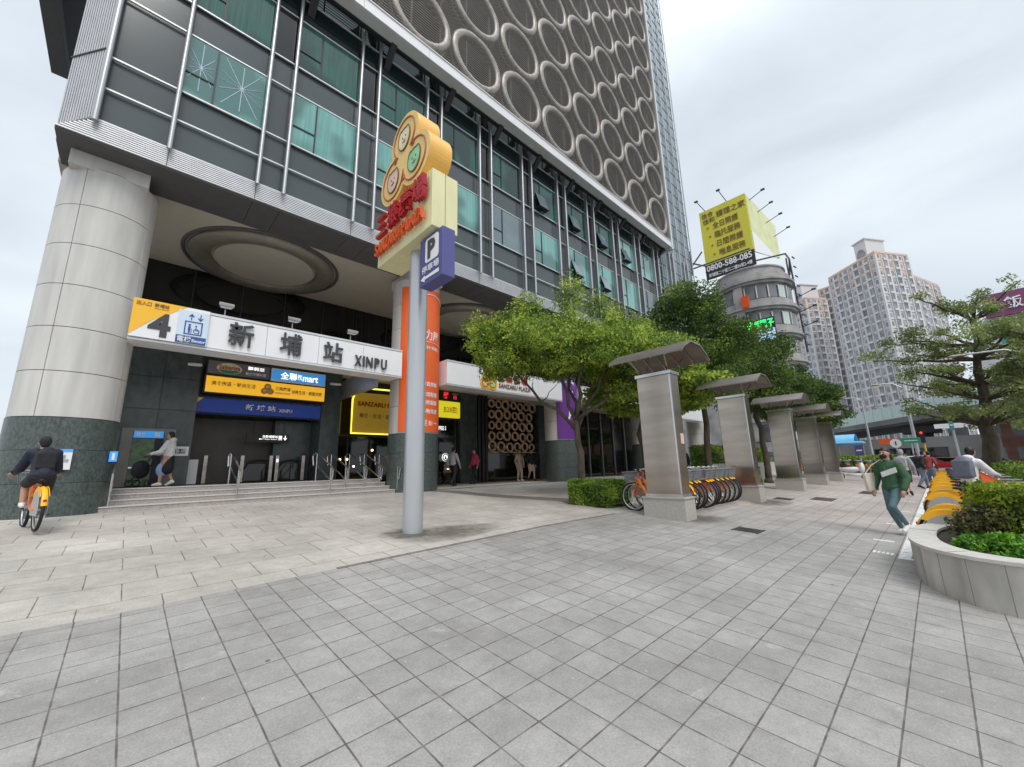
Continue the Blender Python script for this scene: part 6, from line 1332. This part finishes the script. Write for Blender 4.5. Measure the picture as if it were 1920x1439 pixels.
# street lamps and road signs
def lamp(x, y, h, lab, arm=2.2, dy=1, r=.11):
    t = thing('street_lamp', lab, 'street lamp', (x, y, .1), group='street lamps'); obj('post', B().tube([(x, y, 0), (x, y, h*.5), (x, y, h)], [r*1.3, r, r*.7], 10), 'pole', t, smooth=True)
    obj('arm', B().tube([(x, y, h-.4), (x, y+dy*arm*.4, h+.1), (x, y+dy*arm, h+.15)], .05, 6), 'pole', t, smooth=True); obj('lamp_head', B().ball((x, y+dy*arm, h+.12), (.15, .4, .08)), 'steel', t, smooth='all')
lamp(46, 1.15, 7.6, 'pale street lamp left of the tall tiered tree', 1.6, 1); lamp(31, -4.1, 6.6, 'street lamp with a curved arm at the right edge', 2.6, 1, .12); lamp(66, 5.6, 9, 'thin lamp post in front of the flyover', 1.5, 1)
def roadsign(x, y, h, w_, hh, m_, lab, round_=False):
    t = thing('road_sign', lab, 'road sign', (x, y, .1)); obj('post', B().tube([(x, y, 0), (x, y, h)], .05, 8), 'pole', t)
    if round_: bb = B(); disc(bb, (x-.06, y, h), w_, w_, (0, -1, 0), (0, 0, 1), (-1, 0, 0), .03, 20); obj('plate', bb, m_, t); obj('arrow', B().box(x-.1, x-.092, y-.04, y+.04, h-.15, h+.15), 'black', t)
    else: obj('plate', B().box(x-.1, x-.06, y-w_/2, y+w_/2, h-hh/2, h+hh/2), m_, t); obj('symbol', B().box(x-.108, x-.101, y-w_/3, y+w_/3, h-hh*.06, h+hh*.06), 'white', t)
roadsign(44.5, 2.25, 2.7, .34, .34, 'white', 'round white road sign on a post before the flyover', True); roadsign(44, 1.35, 2.85, 1.1, .42, 'trafficgreen', 'green direction sign on a post beside the pavement')
roadsign(41, 4.2, 2.2, .5, .8, 'pblue', 'blue road sign beside the far hedge'); roadsign(60, -1.4, 4.6, 2.6, .45, 'white', 'wide white direction board under the flyover'); roadsign(55, -1.2, 4.4, .3, 1.0, 'teal', 'teal post sign under the flyover')
t = thing('traffic_light', 'traffic light with a yellow backplate by the crossing', 'traffic light', (47, .7, .1)); obj('post', B().tube([(47, .7, 0), (47, .7, 3.6)], .06, 8), 'sy', t); obj('lamp_box', B().cbox((46.9, .75, 3.2), (.3, .35, .95)), 'black', t); obj('red_light', B().ball((46.73, .75, 3.5), .1), 'redlit', t)
# parked cars and scooters far away at the kerb
def car(x, y, rz, m_, lab):
    t = thing('parked_car', lab, 'car', (x, y, gz(x, y)), rz, 'cars beyond the crossing')
    prof = [(-2.1, .35), (-2.15, .75), (-1.7, .92), (-1.1, 1.38), (.5, 1.42), (1.2, .95), (2.0, .82), (2.15, .45), (2.1, .3)]
    obj('body', B().slab([(a, -.83, q) for a, q in prof], (0, 1.66, 0)), m_, t, local=True, bevel=.05, smooth=True)
    obj('windows', B().slab([(a, -.85, q) for a, q in ((-1.45, .95), (-1.0, 1.32), (.42, 1.35), (.95, .97))], (0, 1.70, 0)), 'blackglass', t, local=True)
    for a in (-1.35, 1.35):
        for s in (-1, 1): w_ = obj('wheel', B().ring((a, s*.78, .32), .23, .10, 'y', 22, 8), 'tyre', t, local=True, smooth='all'); bb = B(); disc(bb, (a, s*.86, .32), .17, .17, (1, 0, 0), (0, 0, 1), (0, s, 0), .02, 16); obj('rim', bb, 'rim', w_, local=True)
car(62, -.3, rad(85), 'red', 'dark red car beyond the crossing'); car(58, 2.6, rad(95), 'cl_white', 'white car beyond the parked bicycles'); car(66, -3.5, rad(80), 'cl_black', 'black car half hidden behind the right hedge')

# ================================================================ bake the soft shapes
deps = bpy.context.evaluated_depsgraph_get()
for o in PEND:
    me = bpy.data.meshes.new_from_object(o.evaluated_get(deps)); m_ = o.data.materials[0]; o.modifiers.clear(); o.data = me
    if not me.materials: me.materials.append(m_)
    me.shade_smooth()
